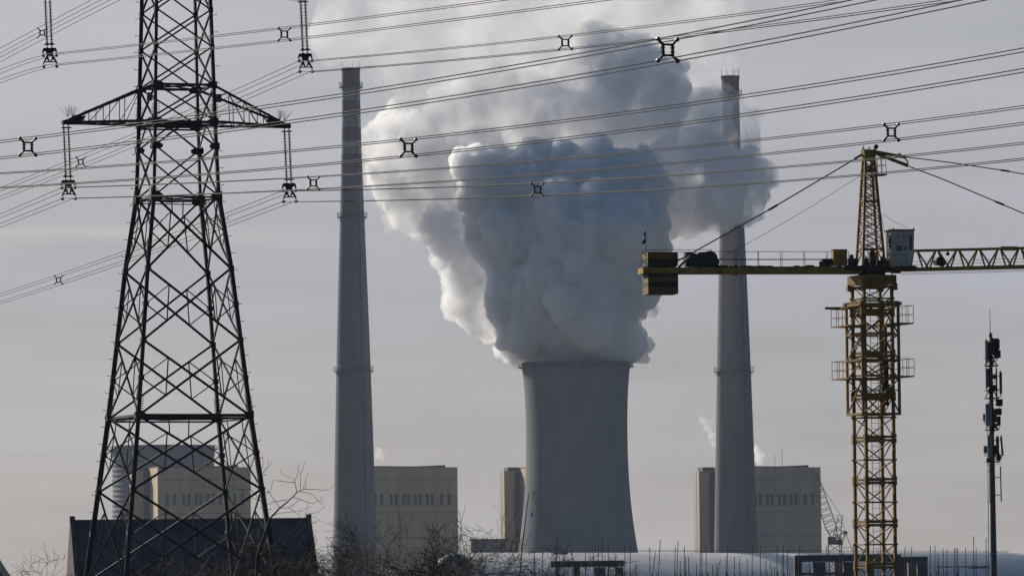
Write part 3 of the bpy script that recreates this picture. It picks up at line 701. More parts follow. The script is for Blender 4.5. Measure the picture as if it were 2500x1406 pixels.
def plan_hit(px, py, A0, dirp):
    """point over the straight plan line A0 + t*dirp that shows at pixel (px, py)"""
    d = CM3 @ Vector(((px - 1250.0) / F, (703.0 - py) / F, -1.0))
    # A0 + t*dirp = k*d  (x, y)
    det = dirp.x * (-d.y) + d.x * dirp.y
    k = (dirp.x * (-A0.y) + A0.x * dirp.y) / det
    return Vector((0, 0, CAM_H)) + d * k
def bundle(label, runs, spacers):
    """runs: list of (plan point, plan direction, traced points, x range); all wires of one phase in one thing"""
    pts_all = []; centre = []
    for A0, dr, pts, (x0, x1), n in runs:
        f = smooth_y(pts); seg = [plan_hit(x, f(x), A0, dr) for x in np.linspace(x0, x1, n)]
        centre.append((seg, dr, f, A0))
    o0 = centre[0][0][0]
    t = thing('conductor_bundle', Vector((o0.x, o0.y, o0.z)), label, 'power line', 'four-wire conductor bundles')
    for s0, s1 in ((-1, -1), (1, -1), (1, 1), (-1, 1)):
        b = MB()
        for seg, dr, f, A0 in centre:
            w = Vector((dr.x, dr.y, 0)).normalized(); x = Vector((w.y, -w.x, 0)) * (1 if w.y < 0 else -1)
            b.tube([p + x * s0 * BS / 2 + Zv * s1 * BS / 2 for p in seg], 0.0145, 5)
        obj('wire', b, M['alu'], t)
    for px in spacers:
        for seg, dr, f, A0 in centre:
            xs_ = sorted((q for q in (px,)))
            c = plan_hit(px, f(px), A0, dr)
            lo, hi = seg[0], seg[-1]
            if min(lo.y, hi.y) - 0.5 <= c.y <= max(lo.y, hi.y) + 0.5:
                w = (plan_hit(px + 4, f(px + 4), A0, dr) - c); obj('spacer', make_spacer(c, w), M['fitting'], t); break
    return t
def pxof(p):
    q = CM.inverted() @ p; return 1250 + F * q.x / -q.z, 703 - F * q.y / -q.z
def dirto(A, px, depth):
    X = (px - 1250) / F * depth; d = Vector((X - A.x, depth - A.y, 0)); return d.normalized()
def tied(key, right, left, rd, lft, spac, label):
    A = ATT[key]; ax, ay = pxof(A)
    R_ = [(ax, ay)] * 3 + right; L_ = [(ax, ay)] * 3 + left
    runs = [(A, dirto(A, *rd), R_, (ax, right[-1][0]), 36), (A, dirto(A, *lft), L_, (ax, left[-1][0]), 20)]
    bundle(label, runs, spac)
tied('up_l', [(344, 117), (694, 85), (820, 70), (1237, 14), (1465, -15), (1800, -64), (2700, -215)], [(0, 187.5), (-150, 265)], (2500, 150), (-100, 300), [694],
     'four-wire bundle clamped at the upper left insulator, leaving through the top edge')
tied('up_r', [(820, 162.5), (1100, 136), (1380, 107), (1940, 34), (2300, -18), (2800, -97)], [(516, 264), (344, 335), (197, 396), (0, 473), (-150, 530)], (2500, 152), (200, 284), [1380, 197],
     'four-wire bundle clamped at the upper right insulator, passing just above the plume spacer')
tied('lo_l', [(765, 449), (820, 446), (1380, 405), (1940, 349), (2176, 320), (2500, 281), (2700, 256)], [(0, 539.5), (-150, 600)], (2500, 157), (-100, 300), [765, 2176],
     'four-wire bundle clamped at the lower left insulator, passing just over the crane top')
tied('lo_r', [(820, 485.5), (1312, 464), (1940, 421), (2500, 368), (2700, 347)], [(550, 540), (344, 612), (143, 684), (0, 730), (-150, 776)], (2500, 166), (143, 312), [1312, 143],
     'lowest four-wire bundle, clamped at the lower right insulator and crossing the crane head')
A = ATT['top_r']
bundle('thin four-wire bundle slanting through the top left corner behind the insulator', [(A, dirto(A, 100, 284), [(0, 136), (103, 80), (260, 0), (600, -168)], (pxof(A)[0], -150), 24), (A, dirto(A, 2500, 150), [pxof(A), (1200, -330), (2600, -620)], (pxof(A)[0], 2600), 24)], [103])
A = Vector(((0 - 1250) / F * 158, 158, 0))
bundle('nearest four-wire bundle with the largest spacers, crossing the pylon under its arm', [(A, dirto(A, 1630, 121), [(0, 364), (344, 326), (688, 279), (820, 260.5), (1630, 121.5), (1940, 61), (2240, 0), (2600, -76)], (-200, 2700), 44)], [68, 1630])
A = Vector(((0 - 1250) / F * 182, 182, 0))
bundle('four-wire bundle with one spacer over the pale left side of the plume', [(A, dirto(A, 2500, 128), [(0, 439), (344, 421), (857, 376), (997, 361.5), (1380, 317), (1940, 237), (2500, 147), (2700, 112)], (-200, 2700), 44)], [997])

# ------------------------------------------------------------------ tower crane
DC = 300.0; KC = DC / F
CB = P(2137.5, 1340, DC); CBx = Vector((CB.x, DC, 0))
def cz(y, px=2130): return P(px, y, DC).z
crane = thing('tower_crane', CBx, 'yellow tower crane with white cab standing right of the plume', 'crane')
mt = R(19.5); mu = Vector((math.cos(mt), math.sin(mt), 0)); mv = Vector((-mu.y, mu.x, 0))
jt = R(10.0); ju = Vector((math.cos(jt), math.sin(jt), 0)); jv = Vector((-ju.y, ju.x, 0))
def sq(c, u, v, a, z): return [c + u * a * s0 + v * a * s1 + Zv * z for s0, s1 in SG]
A_M = 0.79
SEC = 103 * KC
zt_m = cz(697); nsec = int(math.ceil(zt_m / SEC))
z = zt_m
# mast sections, joints at y = 1380, 1277, 1174, 1070, 967, 864, 760
zj = cz(1277); joints = [zj + k * SEC for k in range(-8, 7)]; joints = [0.0] + [q for q in joints if 0.3 < q < zt_m - 0.4] + [zt_m]
for n_, (z0, z1) in enumerate(zip(joints, joints[1:])):
    b = MB(); p, q = sq(CBx, mu, mv, A_M, z0 + 0.003), sq(CBx, mu, mv, A_M, z1 - 0.003); zm = (z0 + z1) / 2; h = sq(CBx, mu, mv, A_M, zm)
    for i in range(4):
        b.bar(p[i], q[i], 0.15, up=mv)
        for zz in (z0, z1):
            b.box(p[i].lerp(q[i], 0) * 0 + Vector((p[i].x, p[i].y, zz + (0.12 if zz == z0 else -0.12))), (0.235, 0.235, 0.22), mu, mv)
        j = (i + 1) % 4
        for zz in (z0 + 0.09, z1 - 0.09): b.bar(Vector((*p[i].xy, zz)), Vector((*p[j].xy, zz)), 0.08 if i % 2 else 0.13)
        b.bar(h[i], h[j], 0.065)
        if i % 2 == 0: b.bar(p[i], h[j], 0.055); b.bar(h[i], q[j], 0.055)
        else: b.bar(p[i], h[j], 0.05); b.bar(h[j], q[i], 0.05)
        b.box(h[i] + (mu * SG[i][0]) * 0.1, (0.12, 0.06, 0.1), mu, mv)
    obj('mast_section', b, M['yellow'], crane)
b = MB()
for s in (-0.2, 0.2): b.bar(CBx + mu * (s + 0.12) + mv * 0.1, CBx + mu * (s + 0.12) + mv * 0.1 + Zv * (zt_m), 0.03)
for zz in np.arange(0.3, zt_m, 0.30): b.bar(CBx + mu * -0.08 + mv * 0.1 + Zv * zz, CBx + mu * 0.32 + mv * 0.1 + Zv * zz, 0.022)
obj('mast_ladder', b, M['yellow'], crane)
# climbing frame
A_F = 1.04; zf0, zf1 = cz(1011), cz(738)
b = MB(); p, q = sq(CBx, mu, mv, A_F, zf0), sq(CBx, mu, mv, A_F, zf1)
lv = [zf0, cz(953), cz(925), cz(880), cz(818), cz(797), cz(745), zf1]
for i in range(4):
    b.bar(p[i], q[i], 0.125, up=mv); b.box(q[i] - Zv * 0.1, (0.30, 0.30, 0.16), mu, mv)
    j = (i + 1) % 4
    for z_, w in zip(lv, (0.17, 0.07, 0.12, 0.17, 0.12, 0.09, 0.20, 0.1)):
        b.bar(Vector((*p[i].xy, z_)), Vector((*p[j].xy, z_)), w, w * 0.7, up=Zv)
    for z0, z1 in ((zf0, lv[2]), (lv[2], lv[3]), (lv[3], lv[4]), (lv[4], lv[6])):
        b.bar(Vector((*p[i].xy, z0)), Vector((*p[j].xy, z1)), 0.065)
obj('climbing_frame', b, M['yellow'], crane)
b = MB()
b.tube([CBx + mu * 0.62 - mv * 0.3 + Zv * cz(990), CBx + mu * 0.62 - mv * 0.3 + Zv * cz(880)], 0.13, 10); b.tube([CBx + mu * 0.62 - mv * 0.3 + Zv * cz(880), CBx + mu * 0.62 - mv * 0.3 + Zv * cz(800)], 0.08, 8)
b.box(CBx + mu * 0.55 - mv * 0.35 + Zv * cz(955), (0.55, 0.5, 0.7), mu, mv)
obj('climbing_jack', b, M['darkyellow'], crane)
for yl, yr, ytl, ytr in ((797, 791, 755, 748), (925, 920, 882, 877)):
    for s in (-1, 1):
        b = MB(); yb = yl if s < 0 else yr; z0 = cz(yb); hgt = 43 * KC
        x0, x1 = A_F * 0.8, A_F * 0.8 + 1.05
        b.box(CBx + mu * s * (x0 + x1) / 2 + Zv * z0, (x1 - x0, 2.2, 0.07), mu, mv)
        for vv in (-1.1, 1.1):
            for xx in (x1, x1 - 0.42, x1 - 0.84): b.bar(CBx + mu * s * xx + mv * vv + Zv * z0, CBx + mu * s * xx + mv * vv + Zv * (z0 + hgt), 0.03)
            for hh in (hgt * 0.5, hgt): b.bar(CBx + mu * s * (x1 - 0.95) + mv * vv + Zv * (z0 + hh), CBx + mu * s * x1 + mv * vv + Zv * (z0 + hh), 0.03)
        for hh in (hgt * 0.5, hgt): b.bar(CBx + mu * s * x1 - mv * 1.1 + Zv * (z0 + hh), CBx + mu * s * x1 + mv * 1.1 + Zv * (z0 + hh), 0.03)
        for vv in (-0.4, 0.4): b.bar(CBx + mu * s * x1 + mv * vv + Zv * z0, CBx + mu * s * x1 + mv * vv + Zv * (z0 + hgt), 0.03)
        obj('work_platform', b, M['yellow'], crane)
b = MB(); p_ = P(2014, 752.5, DC - 0.6); q_ = P(2112, 752.5, DC - 0.6); b.bar(p_, q_, 0.10, 0.13); obj('monorail_beam', b, M['yellow'], crane)
# turntable
b = MB(); z0, z1 = cz(695), cz(673)
b.box(CBx + Zv * (z0 + z1) / 2, (1.98, 1.98, z1 - z0), mu, mv)
for i in range(4): c_ = sq(CBx, mu, mv, 0.93, z0)[i]; b.box(c_ - Zv * 0.15, (0.2, 0.2, 0.35), mu, mv)
obj('turntable_base', b, M['yellow'], crane)
b = MB(); b.tube([CBx + Zv * (cz(674)), CBx + Zv * cz(664)], 0.72, 28); b.tube([CBx + Zv * cz(664), CBx + Zv * cz(656)], 0.86, 28); obj('slewing_ring', b, M['darkyellow'], crane, smooth=False)
CS = P(2127, 655, DC); cs = Vector((CS.x, CS.y, 0)); zd = cz(655)
b = MB(); b.box(cs + Zv * (zd - 0.08), (2.35, 1.7, 0.22), ju, jv)
for vv in (-0.78, 0.78): b.bar(cs - ju * 1.6 + jv * vv + Zv * (zd - 0.02), cs + ju * 2.2 + jv * vv + Zv * (zd - 0.02), 0.12, 0.24)
obj('slewing_deck', b, M['darkyellow'], crane)
b = MB()
for x_, v_, s_ in ((-0.95, 0.5, (0.45, 0.4, 0.55)), (0.1, 0.1, (0.34, 0.34, 0.85)), (0.55, -0.3, (0.5, 0.4, 0.4)), (-0.4, -0.5, (0.35, 0.3, 0.3)), (0.95, 0.4, (0.4, 0.5, 0.35))):
    b.box(cs + ju * x_ + jv * v_ + Zv * (zd + s_[2] / 2), s_, ju, jv); b.tube([cs + ju * x_ + jv * v_ + Zv * (zd + s_[2]), cs + ju * x_ + jv * v_ + Zv * (zd + s_[2] + 0.2)], 0.12, 10)
obj('slewing_motor', b, M['black'], crane, smooth=False)
# tower head
ht = R(14.0); hu = Vector((math.cos(ht), math.sin(ht), 0)); hv = Vector((-hu.y, hu.x, 0))
hb, hp = P(2125, 650, DC), P(2120.5, 394, DC); a0_, a1_ = 0.60, 0.245
def hq(s): c_ = hb.lerp(hp, s); a = a0_ * (1 - s) + a1_ * s; return [c_ + hu * a * s0 + hv * a * s1 for s0, s1 in SG]
b = MB(); B0, B1 = hq(0), hq(1)
for i in range(4): b.bar(B0[i], B1[i], 0.125, up=hv)
ns = 9; lo = 0.16
for k in range(ns):
    s0, s1 = lo + (1 - lo) * k / ns * 0.98, lo + (1 - lo) * (k + 1) / ns * 0.98; p, q = hq(s0), hq(s1)
    for i in range(4):
        j = (i + 1) % 4
        if i % 2 == 0: b.bar(p[i], q[j], 0.05); b.bar(p[j], q[i], 0.05)
        else: b.bar(p[i] if k % 2 else p[j], q[j] if k % 2 else q[i], 0.05)
        if k in (0, 5): b.bar(p[i], p[j], 0.07)
p = hq(0.0); q = hq(lo)
for i in range(4): b.bar(p[i], q[(i + 1) % 4], 0.055)
obj('tower_head', b, M['yellow'], crane)
b = MB()
for s in (-0.14, 0.14): b.bar(hb + hu * s + hv * 0.05, hp + hu * s * 0.8 + hv * 0.05, 0.025)
for k in range(44): c_ = hb.lerp(hp, k / 44); b.bar(c_ - hu * 0.13 + hv * 0.05, c_ + hu * 0.13 + hv * 0.05, 0.02)
obj('head_ladder', b, M['yellow'], crane)
tp = P(2120.5, 379, DC); b = MB()
b.prism([tp - hu * 0.34 + Zv * 0.28 - hv * 0.3, tp + hu * 0.34 + Zv * 0.28 - hv * 0.3, tp + hu * 0.28 - Zv * 0.32 - hv * 0.3, tp - hu * 0.28 - Zv * 0.32 - hv * 0.3], hv * 0.6); obj('head_cap', b, M['yellow'], crane)
b = MB(); q = P(2138.5, 358.5, DC); b.tube([q - hv * 0.06, q + hv * 0.06], 0.125, 14); b.bar(q, P(2134, 372, DC), 0.12, 0.1); obj('top_sheave', b, M['darkyellow'], crane, smooth=False)
b = MB(); b.tube([P(2107.5, 372, DC), P(2107.5, 362, DC)], 0.06, 6); b.tube([P(2107.5, 362, DC), P(2107.5, 356, DC)], 0.03, 6); b.box(P(2122, 362, DC), (0.12, 0.06, 0.07)); obj('beacon', b, M['darkyellow'], crane)
b = MB(); b.box(P(2146, 428, DC), (0.62, 0.9, 0.06), hu, hv)
for x_ in (2137, 2148, 2158):
    for vv in (-0.42, 0.42): b.bar(P(x_, 428, DC) + hv * vv, P(x_ - 2, 387, DC) + hv * vv, 0.028)
for y_ in (388, 405):
    for vv in (-0.42, 0.42): b.bar(P(2136, y_, DC) + hv * vv, P(2157, y_, DC) + hv * vv, 0.028)
    b.bar(P(2157, y_, DC) + hv * 0.42, P(2157, y_, DC) - hv * 0.42, 0.028)
b.box(P(2121, 414, DC), (0.3, 0.3, 0.32)); obj('head_basket', b, M['yellow'], crane)
# pendant struts and tie bars
b = MB(); b.bar(P(2138, 371, DC), P(2213, 385, DC), 0.13, 0.16); b.bar(P(2138, 375, DC - .2), P(2217, 405, DC - .2), 0.14, 0.17); b.tube([P(2196, 378, DC), P(2196, 375, DC)], 0.1, 8); b.bar(P(2208, 385, DC), P(2217, 396, DC), 0.07); b.bar(P(2217, 396, DC), P(2212, 404, DC), 0.07)
obj('pendant_strut', b, M['yellow'], crane)
def rod(name, pts, r, knuckles):
    b = MB(); b.tube(pts, r, 6)
    for a_, b_ in knuckles: b.bar(a_, b_, r * 4.2, r * 3.0)
    return obj(name, b, M['darkyellow'], crane)
jr = lambda px, py: P(px, py, DC + (px - 2127) * KC * math.tan(jt))
rod('jib_tie_bar', [jr(2213, 384), jr(2320, 397), jr(2453, 417), jr(2800, 480)], 0.03, [(jr(2443, 415.5), jr(2464, 418.6))])
rod('jib_tie_bar', [jr(2215, 405), jr(2300, 437), jr(2440, 496), jr(2640, 582)], 0.032, [(jr(2430, 492), jr(2451, 500.5))])
rod('counter_jib_tie_bar', [P(2104, 378, DC), jr(2088, 388), jr(1887, 507), jr(1648, 641)], 0.038, [(P(2104, 378, DC), jr(2087, 388)), (jr(1877, 513), jr(1898, 500.5))])
b = MB(); b.tube([jr(2100, 430), jr(1980, 505), jr(1860, 575), jr(1757, 632)], 0.011, 4); b.tube([jr(2152, 520), jr(2180, 540), jr(2214, 556)], 0.01, 4); b.tube([jr(2142, 475), jr(2158, 560), jr(2172, 620)], 0.01, 4); obj('thin_stay', b, M['darkyellow'], crane)
# counter jib
zb_, zt_ = jr(1850, 668.5).z, jr(1850, 654.5).z
xr = lambda px: (px - 2127) * KC / math.cos(jt)
cp = lambda px, vv, z_: cs + ju * xr(px) + jv * vv + Zv * z_
b = MB()
for vv in (-0.62, 0.62): b.bar(cp(1563, vv, (zb_ + zt_) / 2), cp(2100, vv, (zb_ + zt_) / 2), 0.14, zt_ - zb_)
for px in range(1570, 2100, 36): b.bar(cp(px, -0.6, zb_ + 0.1), cp(px, 0.6, zb_ + 0.1), 0.08)
b.box(cp(1565, 0, (zb_ + zt_) / 2), (0.2, 1.4, zt_ - zb_ + 0.02), ju, jv)
b.box(cp(1800, -0.72, (zb_ + zt_) / 2), (0.16, 0.06, 0.46), ju, jv); b.box(cp(1800, 0.72, (zb_ + zt_) / 2), (0.16, 0.06, 0.46), ju, jv)
b.bar(cp(1650, -0.3, zt_), cp(1676, -0.3, zt_ + 0.55), 0.12)
cj = obj('counter_jib', b, M['arm_yellow'], crane)
b = MB(); b.box(cp(1885, 0, zt_ + 0.03), (xr(2090) - xr(1680), 1.1, 0.05), ju, jv); rr = random.Random(4)
for k in range(22): px = rr.uniform(1745, 2000); b.box(cp(px, rr.uniform(-0.5, 0.5), zt_ + 0.08), (rr.uniform(0.1, 0.5), 0.15, rr.uniform(0.04, 0.14)), ju, jv)
obj('deck', b, M['darkyellow'], cj)
b = MB(); zr = jr(1850, 612.5).z
def rail(pa_, pb_, vv, posts, ztop):
    for px in posts: b.bar(cp(px, vv, zt_), cp(px + rr.uniform(-1.5, 1.5), vv, ztop), 0.026)
    for hh in (ztop, zt_ + (ztop - zt_) * 0.52): b.bar(cp(pa_, vv, hh), cp(pb_, vv, hh), 0.026)
rail(1746, 2080, 0.68, (1746, 1799, 1855, 1911, 1968, 2024, 2079), zr); rail(1734, 1995, -0.68, (1734, 1790, 1844, 1900, 1957, 2012), zr - 0.08)
rail(1576, 1745, 0.78, (1576, 1632, 1689, 1743), zr + 0.1); rail(1557, 1734, -0.80, (1558, 1567, 1668, 1724), zr - 0.12)
for hh in (zr - 0.12, zr - 0.55, zr - 0.95): b.bar(cp(1558, -0.80, hh), cp(1576, 0.78, hh), 0.03)
obj('handrail', b, M['darkyellow'], cj)
mcw = bands(mat('yellow_counterweight_paint', (0.22, 0.12, 0.02), (0.11, 0.06, 0.02), 0.7, 0, 3.5, 0.2), [(0, 1)], (0.02, 0.018, 0.016))
zc = {y: jr(1610, y).z for y in (618, 635, 651, 677, 690, 703, 719)}
_o = crane.location.z
t_ = mcw.node_tree
for n_ in [q for q in t_.nodes if q.type == 'MATH' and q.operation == 'COMPARE']: n_.inputs[2].default_value = 0.0001; n_.inputs[1].default_value = -99
bands(mcw, [(zc[651] - 0.4, zc[635]), (zc[677], zc[651] - 0.35), (zc[703], zc[690])], (0.018, 0.016, 0.015), k=0.95)
for k in range(5):
    b = MB(); px0, px1 = 1572 + 74 * k / 5, 1572 + 74 * (k + 1) / 5 - 0.8
    for (za, zb2) in ((zc[651] + 0.0, zc[618]), (zc[719], zb_ - 0.01)):
        x0, x1 = xr(px0), xr(px1)
        b.box(cs + ju * (x0 + x1) / 2 + Zv * (za + zb2) / 2, (x1 - x0, 1.5, zb2 - za), ju, jv)
    b.box(cp((px0 + px1) / 2, 0, (zc[618] + zc[719]) / 2), (0.2, 1.0, zc[618] - zc[719] - 0.1), ju, jv)
    b.tube([cp((px0 + px1) / 2, 0, zc[618]), cp((px0 + px1) / 2, 0, zc[618] + 0.06)], 0.05, 6)
    obj('counterweight_block', b, mcw, crane, smooth=False)
b = MB()
for px, r, w_ in ((1687, 0.30, 1.0), (1706, 0.33, 1.1), (1725, 0.36, 1.1), (1738, 0.2, 0.7)):
    c_ = cp(px, 0, zt_ + r + 0.1); b.tube([c_ - jv * w_ / 2, c_ + jv * w_ / 2], r, 18); b.tube([c_ - jv * (w_ / 2 + .04), c_ - jv * w_ / 2], r + 0.06, 18)
b.box(cp(1712, 0, zt_ + 0.07), (1.3, 1.1, 0.12), ju, jv); b.box(cp(1680, 0.2, zt_ + 0.45), (0.4, 0.5, 0.75), ju, jv)
obj('hoist_winch', b, M['black'], crane, smooth=False)
b = MB(); x0, x1 = xr(2029), xr(2063); b.box(cs + ju * (x0 + x1) / 2 - jv * 0.2 + Zv * (zt_ + 0.52), (x1 - x0, 0.5, 0.84), ju, jv); b.box(cs + ju * (x0 + x1) / 2 - jv * 0.2 + Zv * (zt_ + 0.95), (x1 - x0 + .06, 0.56, 0.03), ju, jv)
for s in (-.2, .2): b.bar(cp(2046, s - .2, zt_), cp(2046, s - .2, zt_ + .12), 0.08)
b.box(cs + ju * (x0 + x1) / 2 - jv * 0.46 + Zv * (zt_ + 0.55), (0.02, 0.02, 0.7), ju, jv); obj('electrical_cabinet', b, M['arm_yellow'], crane)
b = MB(); x0, x1 = xr(2002), xr(2027); b.box(cs + ju * (x0 + x1) / 2 - jv * 0.2 + Zv * (zt_ + 0.28), (x1 - x0, 0.5, 0.38), ju, jv); b.box(cp(1999, -0.2, zt_ + 0.18), (0.1, 0.2, 0.3), ju, jv); obj('resistor_box', b, M['black'], crane)
# red flag on the rail corner
b = MB(); f0 = cp(1567, -0.8, zr - 0.15); b.tube([f0, f0 + Zv * 1.15], 0.012, 5); fp = obj('flag_pole', b, M['darkyellow'], crane)
b = MB(); nn = 9
for k in range(nn):
    s = k / (nn - 1); zz = 1.13 - 0.62 * s; b.v.append(tuple(f0 + Zv * zz)); wv = -0.03 - 0.16 * s ** 1.5 - 0.05 * math.sin(s * 9); b.v.append(tuple(f0 + Zv * (zz - 0.05 * s) + ju * wv + jv * 0.07 * math.sin(s * 7)))
for k in range(nn - 1): b.f.append((2 * k, 2 * k + 1, 2 * k + 3, 2 * k + 2))
nv = len(b.v); b.v += [(x, y + 0.012, z_) for x, y, z_ in b.v]; b.f += [tuple(reversed([i + nv for i in f])) for f in b.f[:nn - 1]]
obj('flag_cloth', b, M['red'], fp)
# cab
b = MB(); ck = lambda px, py, vv: P(px, py, DC - 1.0 + vv) 
out = [(2177, 562), (2232, 562), (2231, 612), (2229, 626), (2221, 651), (2178, 651)]
pts = [ck(x_, y_, -0.1) for x_, y_ in out]; b.prism(pts, jv * 1.25)
cab = obj('cab', b, M['white_cab'], crane)
b = MB(); b.prism([ck(2174, 559.5, -0.2), ck(2234, 559.5, -0.2), ck(2234, 562.5, -0.2), ck(2174, 562.5, -0.2)], jv * 1.45); b.bar(ck(2181, 560, 0), ck(2181, 556, 0), 0.05); b.bar(ck(2231, 560, 0), ck(2231, 556, 0), 0.05); obj('cab_roof', b, M['galv'], cab)
b = MB(); b.prism([ck(x_, y_, -0.113) for x_, y_ in ((2184, 600), (2213, 600), (2213, 612.5), (2184, 612.5))], jv * 0.012); w_ = obj('cab_window', b, M['glass'], cab)
b = MB(); b.prism([ck(x_, y_, -0.113) for x_, y_ in ((2219.5, 577), (2222, 575), (2226.5, 575), (2227.5, 579), (2226.5, 611), (2220, 612))], jv * 0.012); obj('cab_window', b, M['glass'], cab)
for x0, x1 in ((2184, 2188), (2204, 2208)):
    b = MB(); b.prism([ck(x_, y_, -0.12) for x_, y_ in ((x0, 600), (x1, 600), (x1, 612.5), (x0, 612.5))], jv * 0.006); obj('window_bar', b, M['white_cab'], w_)
b = MB()
for y_ in (577, 592, 622): b.prism([ck(x_, yy, -0.108) for x_, yy in ((2178, y_), (2219, y_), (2219, y_ + .7), (2178, y_ + .7))], jv * 0.006)
for x_ in (2192, 2206): b.prism([ck(xx, yy, -0.108) for xx, yy in ((x_, 563), (x_ + .6, 563), (x_ + .6, 599), (x_, 599))], jv * 0.006)
obj('panel_seam', b, M['galv'], cab)
b = MB()
for k in range(4): b.prism([ck(x_, y_, 0.0) for x_, y_ in ((2171.5, 576 + 7 * k), (2176.8, 575 + 7 * k), (2176.8, 579 + 7 * k), (2171.5, 580 + 7 * k))], jv * 0.5)
obj('warning_stripe', b, M['orange'], cab)
b = MB()
for vv in (0.0, 0.9):
    b.bar(ck(2170, 652, vv), ck(2171, 562, vv), 0.04); b.bar(ck(2171, 562, vv), ck(2178, 562, vv), 0.04)
for k in range(6): b.bar(ck(2170, 650 - k * 15, 0), ck(2177, 643 - k * 15, 0), 0.028)
b.box(P(2202, 654.5, DC - 0.6), (1.25, 1.6, 0.10), ju, jv); obj('cab_bracket', b, M['darkyellow'], cab)
# jib
b = MB(); j0 = xr(2200); jl = 27.0; up_ = math.tan(R(1.35))
zj0 = jr(2205, 659).z
def jp(x, vv, h): return cs + ju * x + jv * vv + Zv * (zj0 + h + up_ * (x - j0))
HJ = 46 * KC; x0 = xr(2228)
for vv in (-0.62, 0.62): b.bar(jp(xr(2150), vv, 0), jp(j0 + jl, vv, 0), 0.13, 0.15)
b.bar(jp(x0, 0, HJ), jp(j0 + jl, 0, HJ), 0.14, 0.14)
stp = 52.5 * KC; k = 0; x = xr(2236)
for vv in (-0.6, 0.6):
    b.bar(jp(x0 + 0.1, 0, HJ), jp(xr(2218), vv, 0), 0.075)
while x < j0 + jl - stp:
    for vv in (-0.6, 0.6):
        b.bar(jp(x + 0.12, 0, HJ), jp(x + stp * 0.52, vv, 0), 0.07); b.bar(jp(x + stp * 0.56, vv, 0), jp(x + stp, 0, HJ), 0.07)
    b.bar(jp(x, -0.6, 0), jp(x, 0.6, 0), 0.05); b.bar(jp(x, -0.6, 0), jp(x + stp, 0.6, 0), 0.04)
    x += stp
for q in (xr(2470), xr(2700)): b.box(jp(q, 0, HJ), (0.9, 0.16, 0.22), ju, jv)
jib = obj('jib', b, M['arm_yellow'], crane)
b = MB(); c_ = jp(xr(2293), 0, 0.25); b.box(c_ + Zv * 0.1, (0.34, 0.5, 0.3), ju, jv); b.tube([c_ - jv * 0.4 + Zv * 0.18, c_ + jv * 0.4 + Zv * 0.18], 0.2, 12); b.tube([c_ + ju * 0.2 - jv * .2 + Zv * 0.05, c_ + ju * 0.2 + jv * .2 + Zv * 0.05], 0.17, 10); obj('trolley_winch', b, M['black'], jib, smooth=False)
b = MB(); b.sphere(jp(xr(2317), 0, HJ - 0.2), 0.11, 8, 6); b.bar(jp(xr(2317), 0, HJ - 0.2), jp(xr(2317), 0, HJ), 0.04); obj('jib_lamp', b, M['darkyellow'], jib)
b = MB()
for h, vv in ((-0.18, 0.1), (-0.26, -0.1), (0.25, 0.0), (0.42, 0.05)): b.tube([jp(xr(2200), vv, h), jp(j0 + jl * 0.5, vv, h + 0.05), jp(j0 + jl, vv, h + 0.15)], 0.010, 4)
obj('trolley_rope', b, M['darkyellow'], jib)
b = MB(); b.bar(jp(xr(2172), -0.5, 0), jp(xr(2172), -0.5, -0.3), 0.06); b.bar(jp(xr(2190), -0.5, 0), jp(xr(2190), -0.5, -0.2), 0.06); b.box(jp(xr(2182), -0.5, -0.12), (0.5, 0.2, 0.16), ju, jv); obj('limit_switch', b, M['black'], crane)

# ------------------------------------------------------------------ phone mast
DM = 305.0; KM = DM / F
mb0 = P(2426, 1380, DM); mc = Vector((mb0.x, DM, 0))
mast = thing('phone_mast', mc, 'grey phone mast with four tiers of antennas near the right edge', 'mast')
mzy = lambda y: P(2420, y, DM).z
ztp = mzy(818)
b = MB(); b.tube([mc, mc + Zv * mzy(1406), mc + Zv * mzy(1250), mc + Zv * mzy(1127), mc + Zv * mzy(950), mc + Zv * ztp], [0.22, 0.175, 0.155, 0.14, 0.115, 0.09], 14); b.smooth = True; obj('pole', b, M['galv'], mast)
b = MB(); b.tube([mc + Zv * (ztp - .02), mc + Zv * (ztp + .14)], [0.15, 0.05], 10); b.tube([mc + Zv * ztp, mc + Zv * mzy(752)], [0.026, 0.014], 6); obj('lightning_rod', b, M['galv'], mast)
mx = lambda px, y: (px - pxof(mc + Zv * mzy(y))[0]) * KM
for y in (893, 972, 1049, 1127):
    z_ = mzy(y); b = MB(); rr_ = 0.40
    ring = [mc + Vector((math.cos(t) * rr_, math.sin(t) * rr_, z_)) for t in np.linspace(0, 2 * math.pi, 19)]; b.tube(ring, 0.03, 5); b.tube([q + Zv * 0.42 for q in ring], 0.018, 4)
    for k in range(6): a = k * math.pi / 3 + .3; u_ = Vector((math.cos(a), math.sin(a), 0)); b.bar(mc + u_ * 0.08 + Zv * z_, mc + u_ * rr_ + Zv * z_, 0.04); b.bar(mc + u_ * rr_ + Zv * z_, mc + u_ * 0.1 + Zv * (z_ + 0.5), 0.028)
    obj('platform_ring', b, M['steel'], mast)
